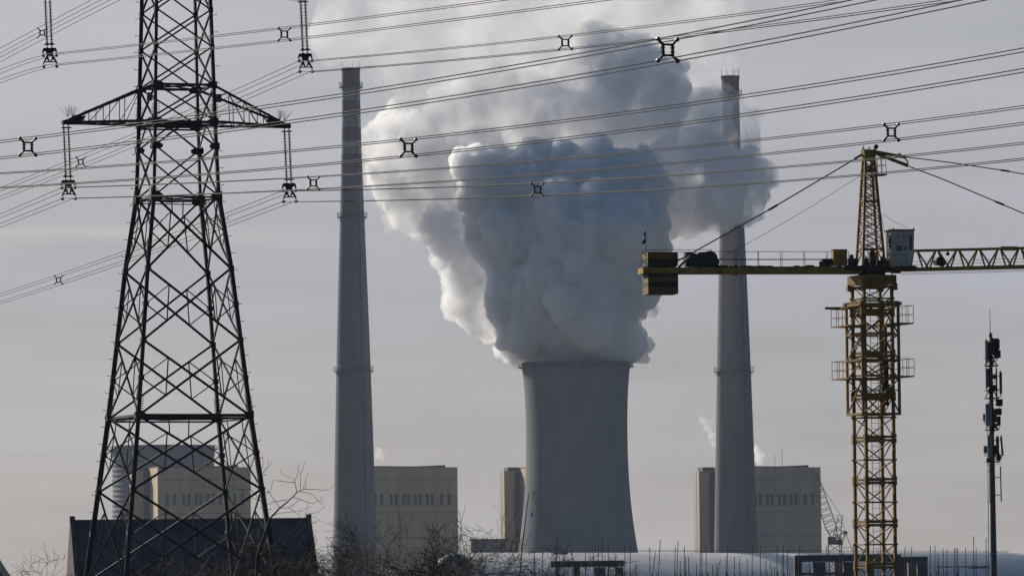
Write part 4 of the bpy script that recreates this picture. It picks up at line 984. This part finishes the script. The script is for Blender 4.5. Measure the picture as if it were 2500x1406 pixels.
def mpart(name, x0, x1, y0, y1, dep, m, depth=0.22, lean=0.0):
    m_x = (x0 + x1) / 2; x0, x1 = m_x + (x0 - m_x) * 1.15, m_x + (x1 - m_x) * 1.15
    za, zb2 = mzy(y1), mzy(y0); xa, xb = mx(x0, y0), mx(x1, y0); b = MB(); w_ = xb - xa; c_ = mc + Vector(((xa + xb) / 2, dep, (za + zb2) / 2)); h = zb2 - za; ch = w_ * 0.22
    pr = [(-w_ / 2 + ch, -depth / 2), (w_ / 2 - ch, -depth / 2), (w_ / 2, -depth / 2 + ch), (w_ / 2, depth / 2), (-w_ / 2, depth / 2), (-w_ / 2, -depth / 2 + ch)]
    b.prism([c_ + Vector((p_, q_, -h / 2)) - Vector((lean, 0, 0)) for p_, q_ in pr], Vector((2 * lean, 0, h)))
    d = -1 if c_.x < mc.x else 1
    for s in (-0.3, 0.3): b.bar(c_ + Zv * h * s, mc + Vector((0, dep * 0.3, c_.z + h * s)), 0.035)
    if name == 'antenna_panel': b.tube([c_ + Vector((0, depth * .6, -h / 2 - .12)), c_ + Vector((0, depth * .6, h / 2 + .1))], 0.022, 6)
    rq = random.Random(int(x0 * 7 + y0))
    for k in range(2): b.tube([c_ - Zv * h / 2 + Vector((rq.uniform(-.05, .05), 0, 0)), c_ - Zv * (h / 2 + 0.15) + Vector((rq.uniform(-.1, .1), .05, 0)), mc + Vector((-d * 0.1 * 0, 0.12, c_.z - h / 2 - 0.28))], 0.012, 4)
    obj(name, b, m, mast, smooth=False)
for a_ in ((2404, 2410, 831, 886, -.3), (2405, 2410.5, 899, 947, -.3), (2405, 2418.5, 986, 1040, -.45), (2409.5, 2420, 1062, 1115, -.45)): mpart('antenna_panel', *a_, M['panel'])
for a_ in ((2436.5, 2440.5, 829, 851, .1), (2440, 2445.5, 908, 961, .0), (2432, 2435, 898, 968, .3)): mpart('antenna_panel', *a_, M['galv'])
mpart('antenna_panel', 2443.5, 2447.5, 1065, 1112, 0.0, M['galv'], 0.2, -0.04)
for a_ in ((2426, 2434.5, 827, 873, -.35), (2427, 2441, 855, 874, -.2), (2433, 2447, 974, 991, .1), (2430.5, 2444, 997, 1013, -.1), (2434, 2441.5, 1016, 1039, -.1), (2424, 2436, 1087, 1107, -.25), (2422, 2432, 915, 925, -.2), (2423, 2430, 940, 953, -.2)): mpart('radio_unit', *a_, M['black'], 0.32)
for a_ in ((2400, 2404.5, 1010, 1027, .0), (2402, 2409.5, 1088, 1105, .0)): mpart('radio_unit', *a_, M['galv'], 0.3)
for a_ in ((2410, 2417, 836, 880, -.2), (2417, 2424, 826, 868, -.45), (2412, 2419, 900, 944, -.35), (2420, 2431, 999, 1030, -.35), (2431, 2437, 1066, 1112, -.3)): mpart('antenna_panel', *a_, M['steel'])
for a_ in ((2413, 2421, 948, 960, -.3), (2418, 2432, 1034, 1046, -.3), (2416, 2424, 879, 891, -.3), (2408, 2416, 1118, 1127, -.3), (2436, 2443, 1108, 1124, .1)): mpart('radio_unit', *a_, M['black'], 0.3)
b = MB()
q0, q1 = 1132, 1390; b.bar(mc + Vector((-0.27, 0, mzy(q1))), mc + Vector((-0.22, 0, mzy(1049))), 0.035); b.bar(mc + Vector((-0.17, -.1, mzy(1226))), mc + Vector((-0.15, -.1, mzy(1130))), 0.03)
for y in (1150, 1226, 1290, 1350): b.bar(mc + Vector((-0.26, 0, mzy(y))), mc + Zv * mzy(y), 0.03)
obj('cable_run', b, M['galv'], mast)
b = MB(); b.tube([mc + Vector((0.46, 0, mzy(1224))), mc + Vector((0.44, 0, mzy(1138)))], 0.036, 6)
for y in (1165, 1208): b.bar(mc + Zv * mzy(y), mc + Vector((0.45, 0, mzy(y))), 0.045)
obj('spare_bracket', b, M['galv'], mast)

# ------------------------------------------------------------------ concrete frames and reinforcing rods
def frame(D, beams, cols, depth, label, backcols=()):
    xs_ = [q for bm_ in beams for q in bm_[:2]]; c = P(sum(xs_) / len(xs_), 1400, D); t = thing('concrete_frame', Vector((c.x, D, 0)), label, 'unfinished building')
    for x0, x1, y0, y1, dd in beams:
        a, b_ = P(x0, y0, D + dd), P(x1, y0, D + dd); z0 = P(x0, y1, D + dd).z; z1 = a.z; b = MB(); b.box(Vector(((a.x + b_.x) / 2, D + dd + 0.35, (z0 + z1) / 2)), (b_.x - a.x, 0.7, z1 - z0)); obj('beam', b, M['concrete'], t)
    for x0, x1, dd, yt in cols:
        a, b_ = P(x0, 1390, D + dd), P(x1, 1390, D + dd); z1 = P(x0, yt, D + dd).z; b = MB(); b.box(Vector(((a.x + b_.x) / 2, D + dd + 0.36, z1 / 2)), (b_.x - a.x, 0.62, z1)); obj('column', b, M['concrete'], t)
frame(335.0, [(1940, 2120, 1356, 1371, 0), (2118, 2192, 1360, 1372, 1.2), (2186, 2265, 1358.5, 1372, 3.2), (1940, 2200, 1354.5, 1368, 5.5), (1958, 2090, 1397, 1403, 0.1)],
      [(1940, 1958, 0.003, 1371), (1985, 2016, 0.003, 1371), (2037, 2056, 2.2, 1369), (2060, 2092, 0.003, 1371), (2120, 2135, 1.2, 1372), (2190, 2214, 3.2, 1372), (2218, 2238, 5.5, 1370), (2240, 2265, 3.2, 1372)],
      6, 'raw concrete frame of columns and beams beside the crane mast')
frame(330.0, [(1345, 1524, 1369, 1384, 0), (1352, 1510, 1370, 1382, 3.0)], [(1356, 1366, 0.003, 1384), (1451, 1478, 0.003, 1384), (1503, 1522, 0.003, 1384), (1400, 1416, 3.0, 1382)],
      4, 'lower concrete beam on columns behind the bare trees')
rods = [(25, 130, 0), (45, 90, 12), (90, 125, 0), (100, 200, 0), (120, 200, 1), (175, 250, 0), (205, 110, 4), (215, 160, 1), (245, 130, 0), (290, 255, 0), (385, 190, 0), (397, 115, 0), (445, 200, 0), (482, 208, 0), (535, 212, 0), (572, 118, 0),
        (628, 118, 0), (668, 225, -2), (728, 270, 0), (748, 118, 0), (783, 190, 0), (792, 118, 0), (822, 150, 0), (905, 125, 0), (975, 180, 0), (1097, 125, 0), (1190, 60, 0), (1288, 118, 0), (1298, 32, 0), (1465, 150, 0), (1655, 128, 0), (1702, 132, 0), (1835, 122, 0),
        (1868, 122, 0), (1890, 180, 0), (1925, 138, 0), (1953, 142, 0), (2005, 135, 0), (2018, 135, 0), (2028, 138, 0), (2085, 130, 0), (2142, 50, 0), (2160, 135, 0), (2230, 68, 0), (345, 215, 22), (60, 225, 0), (320, 240, 0), (700, 235, -8), (1120, 210, 0), (1215, 170, 0)]
rods = [(1640 + a / 2.906, 1290 + b_ / 2.906, c_ / 2.906) for a, b_, c_ in rods]
rods += [(760 + a / 2.905, 922 + b_ / 2.905, c_) for a, b_, c_ in [(1740, 1085, 0), (1850, 1190, 0), (1945, 1240, 0), (2000, 1250, 0), (2035, 1160, 0), (2065, 1140, 0), (2105, 1180, 0), (2160, 1255, 0), (2225, 1185, 0), (2262, 1190, 0), (2305, 1320, 0), (2400, 1200, 0), (2440, 1235, 8), (2475, 1145, 5), (1640, 1200, 0), (1580, 1230, -3), (1785, 1215, 0)]]
rq = random.Random(8)
for px, y, ln in rods:
    D = rq.uniform(318, 328); q = P(px, y, D); ft = P(px - ln - rq.uniform(-1, 1), 1406, D); b = MB()
    e = q + (ft - q) * ((q.z) / max(0.05, q.z - ft.z)); mid = q.lerp(e, 0.5) + Vector((rq.uniform(-.02, .02), 0, 0))
    b.tube([e, mid, q], 0.022, 5); b.tube([e + Vector((0.12, 0, 0)), Vector((e.x + 0.12, e.y, P(px, 1396 + rq.uniform(-3, 6), D).z))], 0.02, 5)
    r_ = obj('reinforcing_rod', b, M['rust'], org=(e.x, e.y, 0)); tag(r_, 'thin upright reinforcing rod rising in front of the vaulted store', 'steel rod', 'reinforcing rods on the building site')
b = MB(); a_, c_ = P(2287, 1383, 322), P(2415, 1382, 322)
b.bar(a_, c_, 0.05); b.bar(P(2365, 1386, 322), P(2408, 1385, 322), 0.06); st = obj('scaffold_bar', b, M['steel'], org=(a_.x, a_.y, 0))
for px in (2290, 2340, 2412): 
    b2 = MB(); q = P(px, 1383, 322); b2.bar(Vector((q.x, q.y, 0)), q, 0.04); obj('support_post', b2, M['steel'], st)
tag(st, 'horizontal scaffold bar low beside the phone mast', 'scaffold')
b = MB(); p0, p1 = P(1291, 1203, 205), P(1268, 1406, 205); e = p0 + (p1 - p0) * (p0.z / (p0.z - p1.z)); b.tube([e, e.lerp(p0, 0.35) + Vector((0.03, 0, 0)), e.lerp(p0, 0.7) - Vector((0.015, 0, 0)), p0], [0.035, 0.03, 0.024, 0.014], 6); w_ = obj('leaning_pole', b, M['bark'], org=(e.x, e.y, 0))
tag(w_, 'thin dark leaning pole in front of the cooling tower foot', 'pole')

# ------------------------------------------------------------------ bare trees
def bare_tree(px, ytop, D, seed, spread, label, lean=0.0, dense=1.0, traced=()):
    rg = random.Random(seed); base = P(px, 1406, D); base.z = 0; H = P(px, ytop, D).z
    t = thing('bare_tree', base, label, 'tree', 'bare winter trees')
    tr, cr = MB(), MB()
    def limb(p, d, L_, r, lev):
        n = 6 if lev < 3 else 5; pts = [p]; rs = [r]; q = p; dd = d.copy(); bend = Vector((rg.gauss(0, .15), rg.gauss(0, .12), rg.gauss(0.03, .13)))
        for k in range(n):
            dd = (dd + bend + Vector((rg.gauss(0, .09), rg.gauss(0, .09), rg.gauss(0.0, .08)))).normalized(); q = q + dd * (L_ / n); pts.append(q); rs.append(max(0.0065, r * (1 - 0.72 * (k + 1) / n)))
        (tr if lev < 2 else cr).tube(pts, rs, 6 if lev < 2 else 3, cap=False)
        if lev >= 4: return
        nb = {0: rg.randint(5, 6), 1: rg.randint(4, 6), 2: rg.randint(4, 5), 3: rg.randint(2, 4)}[lev]
        nb = max(2, int(round(nb * dense)))
        for k in range(nb):
            f = rg.uniform(0.28 if lev else 0.30, 1.0); x = f * n; i0 = min(n - 1, int(x)); s = pts[i0].lerp(pts[i0 + 1], x - i0)
            ax = Vector((rg.gauss(0, 1), rg.gauss(0, 1), rg.gauss(0, 1))).cross(dd)
            if ax.length < 1e-3: continue
            an = rg.uniform(0.40, 1.0); nd = Matrix.Rotation(an, 3, ax.normalized()) @ (pts[i0 + 1] - pts[i0]).normalized()
            nd.x *= spread; nd.y *= 0.8; nd.z = nd.z + 0.10; nd.normalize()
            limb(s, nd, L_ * rg.uniform(0.55, 0.85) * (1.1 - 0.30 * f), max(0.0085, rs[i0] * rg.uniform(0.5, 0.7)), lev + 1)
    limb(base, Vector((lean, 0, 1)).normalized(), H * 0.66, 0.045 + 0.010 * H, 0)
    allz = max(v[2] for v in cr.v); k = H / allz
    for mb in (tr, cr): mb.v = [(base.x + (x - base.x) * k, base.y + (y - base.y) * k, z_ * k) for x, y, z_ in mb.v]
    for r0, line in traced:
        pts = []; m_ = len(line)
        for i in range(m_ - 1):
            for f in (0, 0.5):
                x, y = line[i][0] + (line[i + 1][0] - line[i][0]) * f, line[i][1] + (line[i + 1][1] - line[i][1]) * f
                pts.append(P(540 + x / 4.594 + rg.uniform(-.6, .6), 1100 + y / 4.594 + rg.uniform(-.6, .6), D - 0.6 + 0.3 * i * rg.choice((-1, 1)) * 0.3))
        pts.append(P(540 + line[-1][0] / 4.594, 1100 + line[-1][1] / 4.594, D - 0.6))
        (tr if r0 > 0.02 else cr).tube(pts, [max(0.007, r0 * (1 - 0.6 * i / len(pts))) for i in range(len(pts))], 5 if r0 > 0.02 else 3, cap=False)
    obj('trunk', tr, M['bark'], t, smooth=True); obj('crown', cr, M['twig'], t, smooth=True)
    return t
TALL = [(0.05, [(395, 1406), (400, 1200), (470, 980), (540, 760), (660, 640), (800, 520)]), (0.022, [(800, 520), (850, 465), (930, 430)]), (0.012, [(930, 430), (1060, 432), (1160, 443), (1230, 420), (1260, 385)]),
        (0.014, [(850, 465), (825, 355), (860, 240), (872, 130)]), (0.011, [(825, 355), (680, 340), (580, 325), (555, 450), (490, 500)]), (0.01, [(822, 330), (800, 305), (730, 285), (680, 250), (650, 205)]),
        (0.012, [(885, 450), (890, 340), (890, 270), (940, 130)]), (0.01, [(890, 270), (880, 235)]), (0.01, [(915, 430), (945, 340), (970, 250)]), (0.009, [(940, 430), (960, 340)]),
        (0.012, [(815, 518), (930, 560), (1020, 590), (1130, 545)]), (0.011, [(895, 458), (1010, 480), (1090, 560), (1128, 600), (1130, 510)]), (0.012, [(660, 640), (760, 640), (870, 720)]),
        (0.013, [(740, 545), (600, 570), (500, 610), (420, 650)]), (0.03, [(400, 1210), (600, 1060), (860, 870)]), (0.014, [(540, 770), (500, 640), (440, 560), (330, 520), (230, 430), (120, 440)]),
        (0.012, [(440, 560), (330, 430), (200, 430), (90, 390)]), (0.012, [(660, 640), (560, 500), (520, 430)]), (0.012, [(760, 640), (860, 560), (890, 540)]), (0.009, [(450, 265), (520, 190), (580, 125)]), (0.009, [(455, 210), (470, 150), (462, 60)]), (0.009, [(470, 250), (520, 170), (530, 110)]),
        (0.011, [(430, 420), (455, 265)]), (0.012, [(560, 740), (640, 700), (760, 690), (900, 670), (1010, 620)]), (0.010, [(330, 430), (320, 280), (250, 170), (230, 100)]), (0.010, [(980, 700), (1080, 690), (1150, 640), (1155, 575)])]
trees = [(626, 1225, 196, 3, 1.3, 'tallest bare tree, its top twigs beside the right leg of the pylon', 0.1, 0.9, TALL),
         (545, 1265, 204, 5, 1.3, 'bare tree in front of the dark house roof', 0.0, 0.85),
         (822, 1262, 206, 7, 1.3, 'bare tree in front of the foot of the clear left chimney', 0.05, 0.95),
         (905, 1240, 214, 9, 1.35, 'bare tree in front of the windows of the middle cream boiler house', 0.0, 0.95),
         (1010, 1245, 200, 11, 1.35, 'bushy bare tree in front of the right half of the middle boiler house', -0.05, 1.0),
         (1100, 1228, 208, 13, 1.2, 'bare tree at the right corner of the middle boiler house', 0.08, 0.85),
         (1185, 1210, 212, 15, 1.15, 'bare tree in the gap between boiler house and cooling tower', 0.05, 0.9),
         (1235, 1236, 203, 17, 1.2, 'bare tree across the lit left foot of the cooling tower', 0.1, 0.85),
         (750, 1300, 198, 19, 1.3, 'low bare tree at the right end of the dark house', 0.05, 0.95),
         (1385, 1325, 207, 21, 1.4, 'low sparse bare tree in front of the lower concrete beam', 0.0, 0.8),
         (285, 1312, 202, 23, 1.7, 'bare tree behind the left pylon legs with twigs over the left gable', -0.45, 0.85),
         (110, 1318, 210, 26, 1.4, 'sparse bare tree alone in the lower left corner', 0.0, 0.85),
         (690, 1285, 200, 27, 1.3, 'bare tree in front of the right half of the dark roof', 0.0, 0.9),
         (450, 1335, 199, 29, 1.5, 'low bare tree between the pylon legs', 0.0, 0.8),
         (940, 1315, 192, 31, 1.5, 'lowest tangled bare tree under the middle boiler house', 0.0, 1.0),
         (1140, 1318, 193, 33, 1.5, 'low tangled bare tree in front of the low dark shed', 0.0, 1.0)]
trees += [(600, 1330, 191, 35, 1.5, 'low tangled bare tree in front of the right pylon foot', 0.0, 1.0),
          (800, 1305, 193, 37, 1.4, 'low tangled bare tree just right of the dark house', 0.0, 1.0),
          (1050, 1310, 191, 39, 1.5, 'low tangled bare tree in front of the rounded end of the vaulted store', 0.0, 1.0),
          (870, 1300, 196, 41, 1.4, 'low tangled bare tree at the right foot of the clear left chimney', 0.0, 1.0),
          (1320, 1345, 194, 43, 1.6, 'lowest sparse bare tree below the cooling tower crane', 0.0, 0.9),
          (660, 1322, 188, 45, 1.5, 'low tangled bare tree right of the pylon feet against the dark roof', 0.0, 1.1),
          (778, 1318, 187, 47, 1.5, 'low tangled bare tree in the gap right of the dark house', 0.0, 1.1),
          (985, 1290, 195, 49, 1.4, 'middling bare tree under the window row of the middle boiler house', 0.0, 1.0),
          (1200, 1290, 195, 51, 1.4, 'middling bare tree just left of the big cooling tower foot', 0.0, 1.0),
          (1085, 1335, 186, 53, 1.6, 'lowest tangled bare tree across the dark blue dome', 0.0, 1.1),
          (525, 1325, 189, 55, 1.5, 'low tangled bare tree between the right pylon legs', 0.0, 1.0),
          (1270, 1320, 197, 57, 1.4, 'low bare tree at the foot of the thin leaning pole', 0.0, 1.0)]
for tr_ in trees: bare_tree(*tr_)
# ------------------------------------------------------------------ steam
def ico(sub):
    bm = bmesh.new(); bmesh.ops.create_icosphere(bm, subdivisions=sub, radius=1)
    v = np.array([q.co[:] for q in bm.verts]); f = np.array([[q.index for q in t.verts] for t in bm.faces]); bm.free()
    return v, f
ICO1, ICO2 = ico(2), ico(3)

def volume_material(name, density, color, aniso, ragged=None):
    m = bpy.data.materials.new(name); m.use_nodes = True
    t = m.node_tree
    for n in list(t.nodes): t.nodes.remove(n)
    out = t.nodes.new('ShaderNodeOutputMaterial'); v = t.nodes.new('ShaderNodeVolumePrincipled')
    v.inputs['Density'].default_value = density; v.inputs['Color'].default_value = (*color, 1)
    v.inputs['Anisotropy'].default_value = aniso
    v.inputs['Density Attribute'].default_value = ''
    if ragged:                                            # uneven, torn density
        co = t.nodes.new('ShaderNodeTexCoord'); n = t.nodes.new('ShaderNodeTexNoise'); n.inputs['Scale'].default_value = ragged[0]; n.inputs['Detail'].default_value = 4; n.inputs['Roughness'].default_value = 0.6
        r = t.nodes.new('ShaderNodeMapRange'); r.interpolation_type = 'SMOOTHSTEP'; r.inputs['From Min'].default_value = ragged[1]; r.inputs['From Max'].default_value = ragged[2]; r.inputs['To Max'].default_value = density
        t.links.new(co.outputs['Object'], n.inputs['Vector']); t.links.new(n.outputs['Fac'], r.inputs['Value']); t.links.new(r.outputs['Result'], v.inputs['Density'])
        m.cycles.volume_sampling = 'MULTIPLE_IMPORTANCE'
    t.links.new(v.outputs['Volume'], out.inputs['Volume'])
    return m

def billow(name, blobs, mat, seed, voxel, levels, parent=None, disp=1.0):
    """one closed cauliflower body: blobs (pixel x, y, pixel radius, distance) with smaller puffs grown on each"""
    rng = np.random.default_rng(seed)
    cs, rs = [], []
    for (px, py, r, Y) in blobs:
        c = np.array(P(px, py, Y)); rr = r * Y / F
        lev = [(c, rr)]
        cs.append(c); rs.append(rr)
        for (n, k0, k1) in levels:
            nxt = []
            for (cc, r0) in lev:
                d = rng.normal(size=(n, 3)); d /= np.linalg.norm(d, axis=1)[:, None]
                for q in d:
                    rk = r0 * rng.uniform(k0, k1)
                    ck = cc + q * (r0 * rng.uniform(0.80, 1.0) - 0.35 * rk)
                    nxt.append((ck, rk)); cs.append(ck); rs.append(rk)
            lev = nxt
    V, Fc, o = [], [], 0
    for c, r in zip(cs, rs):
        v, f = ICO2 if r > 9 else ICO1
        V.append(v * r + c); Fc.append(f + o); o += len(v)
    V = np.concatenate(V); Fc = np.concatenate(Fc)
    me = bpy.data.meshes.new(name); me.from_pydata(V.tolist(), [], Fc.tolist())
    ob = bpy.data.objects.new(name, me); C.objects.link(ob)
    rm = ob.modifiers.new('r', 'REMESH'); rm.mode = 'VOXEL'; rm.voxel_size = voxel
    sm = ob.modifiers.new('s', 'SMOOTH'); sm.iterations = 1; sm.factor = 0.4
    tx = bpy.data.textures.new('billow_noise', 'CLOUDS'); tx.noise_scale = 14; tx.noise_depth = 3
    dm = ob.modifiers.new('d', 'DISPLACE'); dm.texture = tx; dm.strength = 5.0 * disp; dm.mid_level = 0.5; dm.texture_coords = 'GLOBAL'
    for sc_, st in ((8.0, 5.0), (3.8, 2.6), (1.9, 1.3)):       # rounded heads with creases between them
        tx = bpy.data.textures.new('cauliflower', 'VORONOI'); tx.distance_metric = 'DISTANCE_SQUARED'; tx.noise_scale = sc_; tx.noise_intensity = 1.0
        dm = ob.modifiers.new('d', 'DISPLACE'); dm.texture = tx; dm.strength = -st * disp; dm.mid_level = 0.35; dm.texture_coords = 'GLOBAL'
    rm2 = ob.modifiers.new('r2', 'REMESH'); rm2.mode = 'VOXEL'; rm2.voxel_size = voxel
    dg = bpy.context.evaluated_depsgraph_get()
    me2 = bpy.data.meshes.new_from_object(ob.evaluated_get(dg))
    ob.modifiers.clear(); ob.data = me2; bpy.data.meshes.remove(me); me2.name = name
    me2.materials.clear(); me2.materials.append(mat)
    if parent: ob.parent = parent
    print('billow', name, len(cs), 'puffs', len(me2.vertices), 'verts')
    return ob

DT = D_TOWER
core = [(1345,820,66,0),(1450,815,74,-3),(1525,826,54,0),(1555,842,32,4),(1562,862,20,4),(1285,838,46,6),(1256,864,24,6),(1248,852,24,4),(1268,843,32,4),(1243,874,15,4),(1410,870,80,0),(1330,865,52,4),(1490,865,52,4),
        (1320,770,92,-8),(1420,750,112,-18),(1490,765,62,0),(1255,790,52,8),
        (1300,690,105,-5),(1400,670,130,-22),(1490,680,98,-10),(1565,745,34,10),
        (1250,650,55,0),(1300,580,140,0),(1430,570,150,-16),(1530,570,100,0),(1590,590,46,18),(1585,520,50,14),
        (1218,520,76,5),(1300,480,125,0),(1440,480,125,-8),(1540,480,85,0),(1575,425,45,0),
        (1180,435,72,-6),(1300,440,60,0),(1390,440,72,-8),(1530,435,68,-8)]
top = [(1462,118,66,58),(1532,128,60,60),(1560,195,82,55),(1620,212,66,52),(1605,272,70,48),(1505,235,86,50)]
lit = [(1092,560,56,8),(1108,625,55,2),(1112,690,46,-2),(1145,725,48,-4),(1158,765,34,-4),(1198,800,32,-2),(1195,740,36,2),(1150,650,50,6),(1236,850,26,2),
       (1020,480,80,30),(960,420,66,40),(950,345,62,44),(962,285,44,48),(1050,340,88,36),(1055,410,90,32),(1130,310,95,40),(1150,255,66,44),
       (1240,250,78,44),(1310,225,58,46),(1000,520,50,34),(1160,380,80,30),(1060,500,70,28),
       (1330,290,100,40),(1430,300,110,44),(1400,205,66,50),
       (1490,350,100,40)]
veil = [(1650,350,90,70),(1640,430,95,60),(1640,540,50,50),(1700,300,90,90),(1750,270,66,110),(1815,285,44,130),(1815,335,44,130),(1770,350,75,120),(1700,420,105,100),
        (1790,430,70,150),(1855,425,40,160),(1830,470,50,160),(1760,490,70,150),(1690,500,65,120),(1815,500,48,160),(1750,530,38,150)]
wisp = [(820,80,70,95),(900,20,90,95),(960,160,60,95),(1040,-20,120,95),(1350,20,120,95),(1560,-30,110,95),(1780,40,70,100),(1690,-20,90,100),(1000,60,120,90),(1150,80,130,90),(900,90,75,90),(1300,60,130,90),(1690,70,80,90),(1450,-40,150,90),(1200,-40,150,90),(850,30,60,90),
        (1740,150,55,100),(1080,150,90,90),(1600,40,90,90),(1330,150,90,90),(950,230,60,90),(1200,170,80,90),(1700,190,60,100)]
plume = bpy.data.objects.new('steam_plume', None); C.objects.link(plume)
plume['label'] = 'huge grey-white steam plume billowing from the large cooling tower'; plume['category'] = 'steam'
WHITE = (0.99, 0.99, 0.995)
D_ = lambda L_: [(a, b, c, DT + d) for a, b, c, d in L_]
FINE = ((16, .22, .5), (7, .25, .5), (4, .28, .5))
VD = lambda a, d: DT + 18 - max(0, min(1.6, (a - 1690) / 115)) * 28 + (d % 7)
lit_lo = [q for q in lit if q[1] > 540 and q[0] < 1300]; lit_up = [q for q in lit if q not in lit_lo]
veil_lo = [q for q in veil if q[1] > 405]; veil_up = [q for q in veil if q[1] <= 405]
billow('steam_core', D_(core), volume_material('dense_steam', 0.55, WHITE, 0.3), 1, 0.6, ((16, .2, .6), (7, .2, .55), (4, .25, .5)), plume, 0.75)
billow('steam_core_fringe', [(a, b, c * (1.05 if a < 1480 else 0.97) + 4, d) for a, b, c, d in D_(core) if b < 850], volume_material('loose_steam', 0.07, WHITE, 0.3, (0.09, 0.42, 0.70)), 9, 1.2, ((12, .3, .6), (4, .3, .5)), plume)
billow('steam_head', D_(top), volume_material('upper_steam', 0.32, WHITE, 0.3, (0.09, 0.28, 0.56)), 5, 0.75, FINE, plume)
billow('steam_lit_bank', D_(lit_up), volume_material('mid_steam', 0.17, WHITE, 0.3, (0.07, 0.34, 0.62)), 2, 0.8, FINE, plume)
billow('steam_left_edge', [(a, b, c, d + 10) for a, b, c, d in D_(lit_lo)], volume_material('edge_steam', 0.20, WHITE, 0.3), 7, 0.55, FINE, plume, 1.25)
billow('steam_veil', [(a, b, c, VD(a, d)) for a, b, c, d in veil_up], volume_material('thin_steam', 0.075, WHITE, 0.3, (0.07, 0.36, 0.64)), 3, 1.0, FINE, plume)
billow('steam_skirt', [(a, b, c, VD(a, d)) for a, b, c, d in veil_lo], volume_material('skirt_steam', 0.24, WHITE, 0.3, (0.07, 0.34, 0.62)), 6, 1.0, FINE, plume)
billow('steam_fringe', [(a, b, c * 1.12 + 9, d + 6) for a, b, c, d in D_(lit_up)], volume_material('torn_steam', 0.10, WHITE, 0.3, (0.10, 0.50, 0.74)), 8, 1.4, ((12, .3, .6), (4, .3, .5)), plume)
billow('steam_wisp', D_(wisp), volume_material('faint_steam', 0.06, WHITE, 0.3, (0.035, 0.40, 0.72)), 4, 2.0, ((10, .3, .6), (3, .3, .5)), plume)
for nm, bl, lb in (('left', [(924, 1122, 12, 3040), (932, 1108, 9, 3040), (922, 1098, 6, 3040), (916, 1128, 10, 3040)], 'small steam puff rising behind the roof beside the clear left chimney'),
                   ('mid', [(1738, 1062, 11, 3060), (1726, 1044, 11, 3060), (1716, 1024, 9, 3060), (1706, 1008, 6, 3060), (1744, 1080, 9, 3060), (1733, 1030, 7, 3060)], 'faint pale steam puff left of the plume-covered chimney'),
                   ('right', [(1856, 1122, 13, 3040), (1864, 1110, 10, 3040), (1850, 1100, 9, 3040), (1846, 1090, 6, 3040), (1860, 1130, 14, 3040)], 'small dark steam puff on the roof right of the plume-covered chimney')):
    o = billow('steam_puff', bl, volume_material('puff_steam', 0.5 if nm == 'right' else 0.16, WHITE, 0.3, (0.16, 0.36, 0.66)), len(lb), 0.7, ((10, .3, .6), (5, .3, .5)), None, 0.45)
    tag(o, lb, 'steam', 'small steam puffs')
hz = bpy.data.meshes.new('haze'); bm = bmesh.new(); bmesh.ops.create_cube(bm, size=1.0)
bmesh.ops.scale(bm, vec=(2600, 4300, 480), verts=bm.verts); bmesh.ops.translate(bm, vec=(0, 1900, 239), verts=bm.verts); bm.to_mesh(hz); bm.free()
ho = bpy.data.objects.new('haze', hz); C.objects.link(ho); ho['kind'] = 'stuff'
hz.materials.append(volume_material('haze_air', 2.6e-5, (0.68, 0.80, 1.0), 0.3))
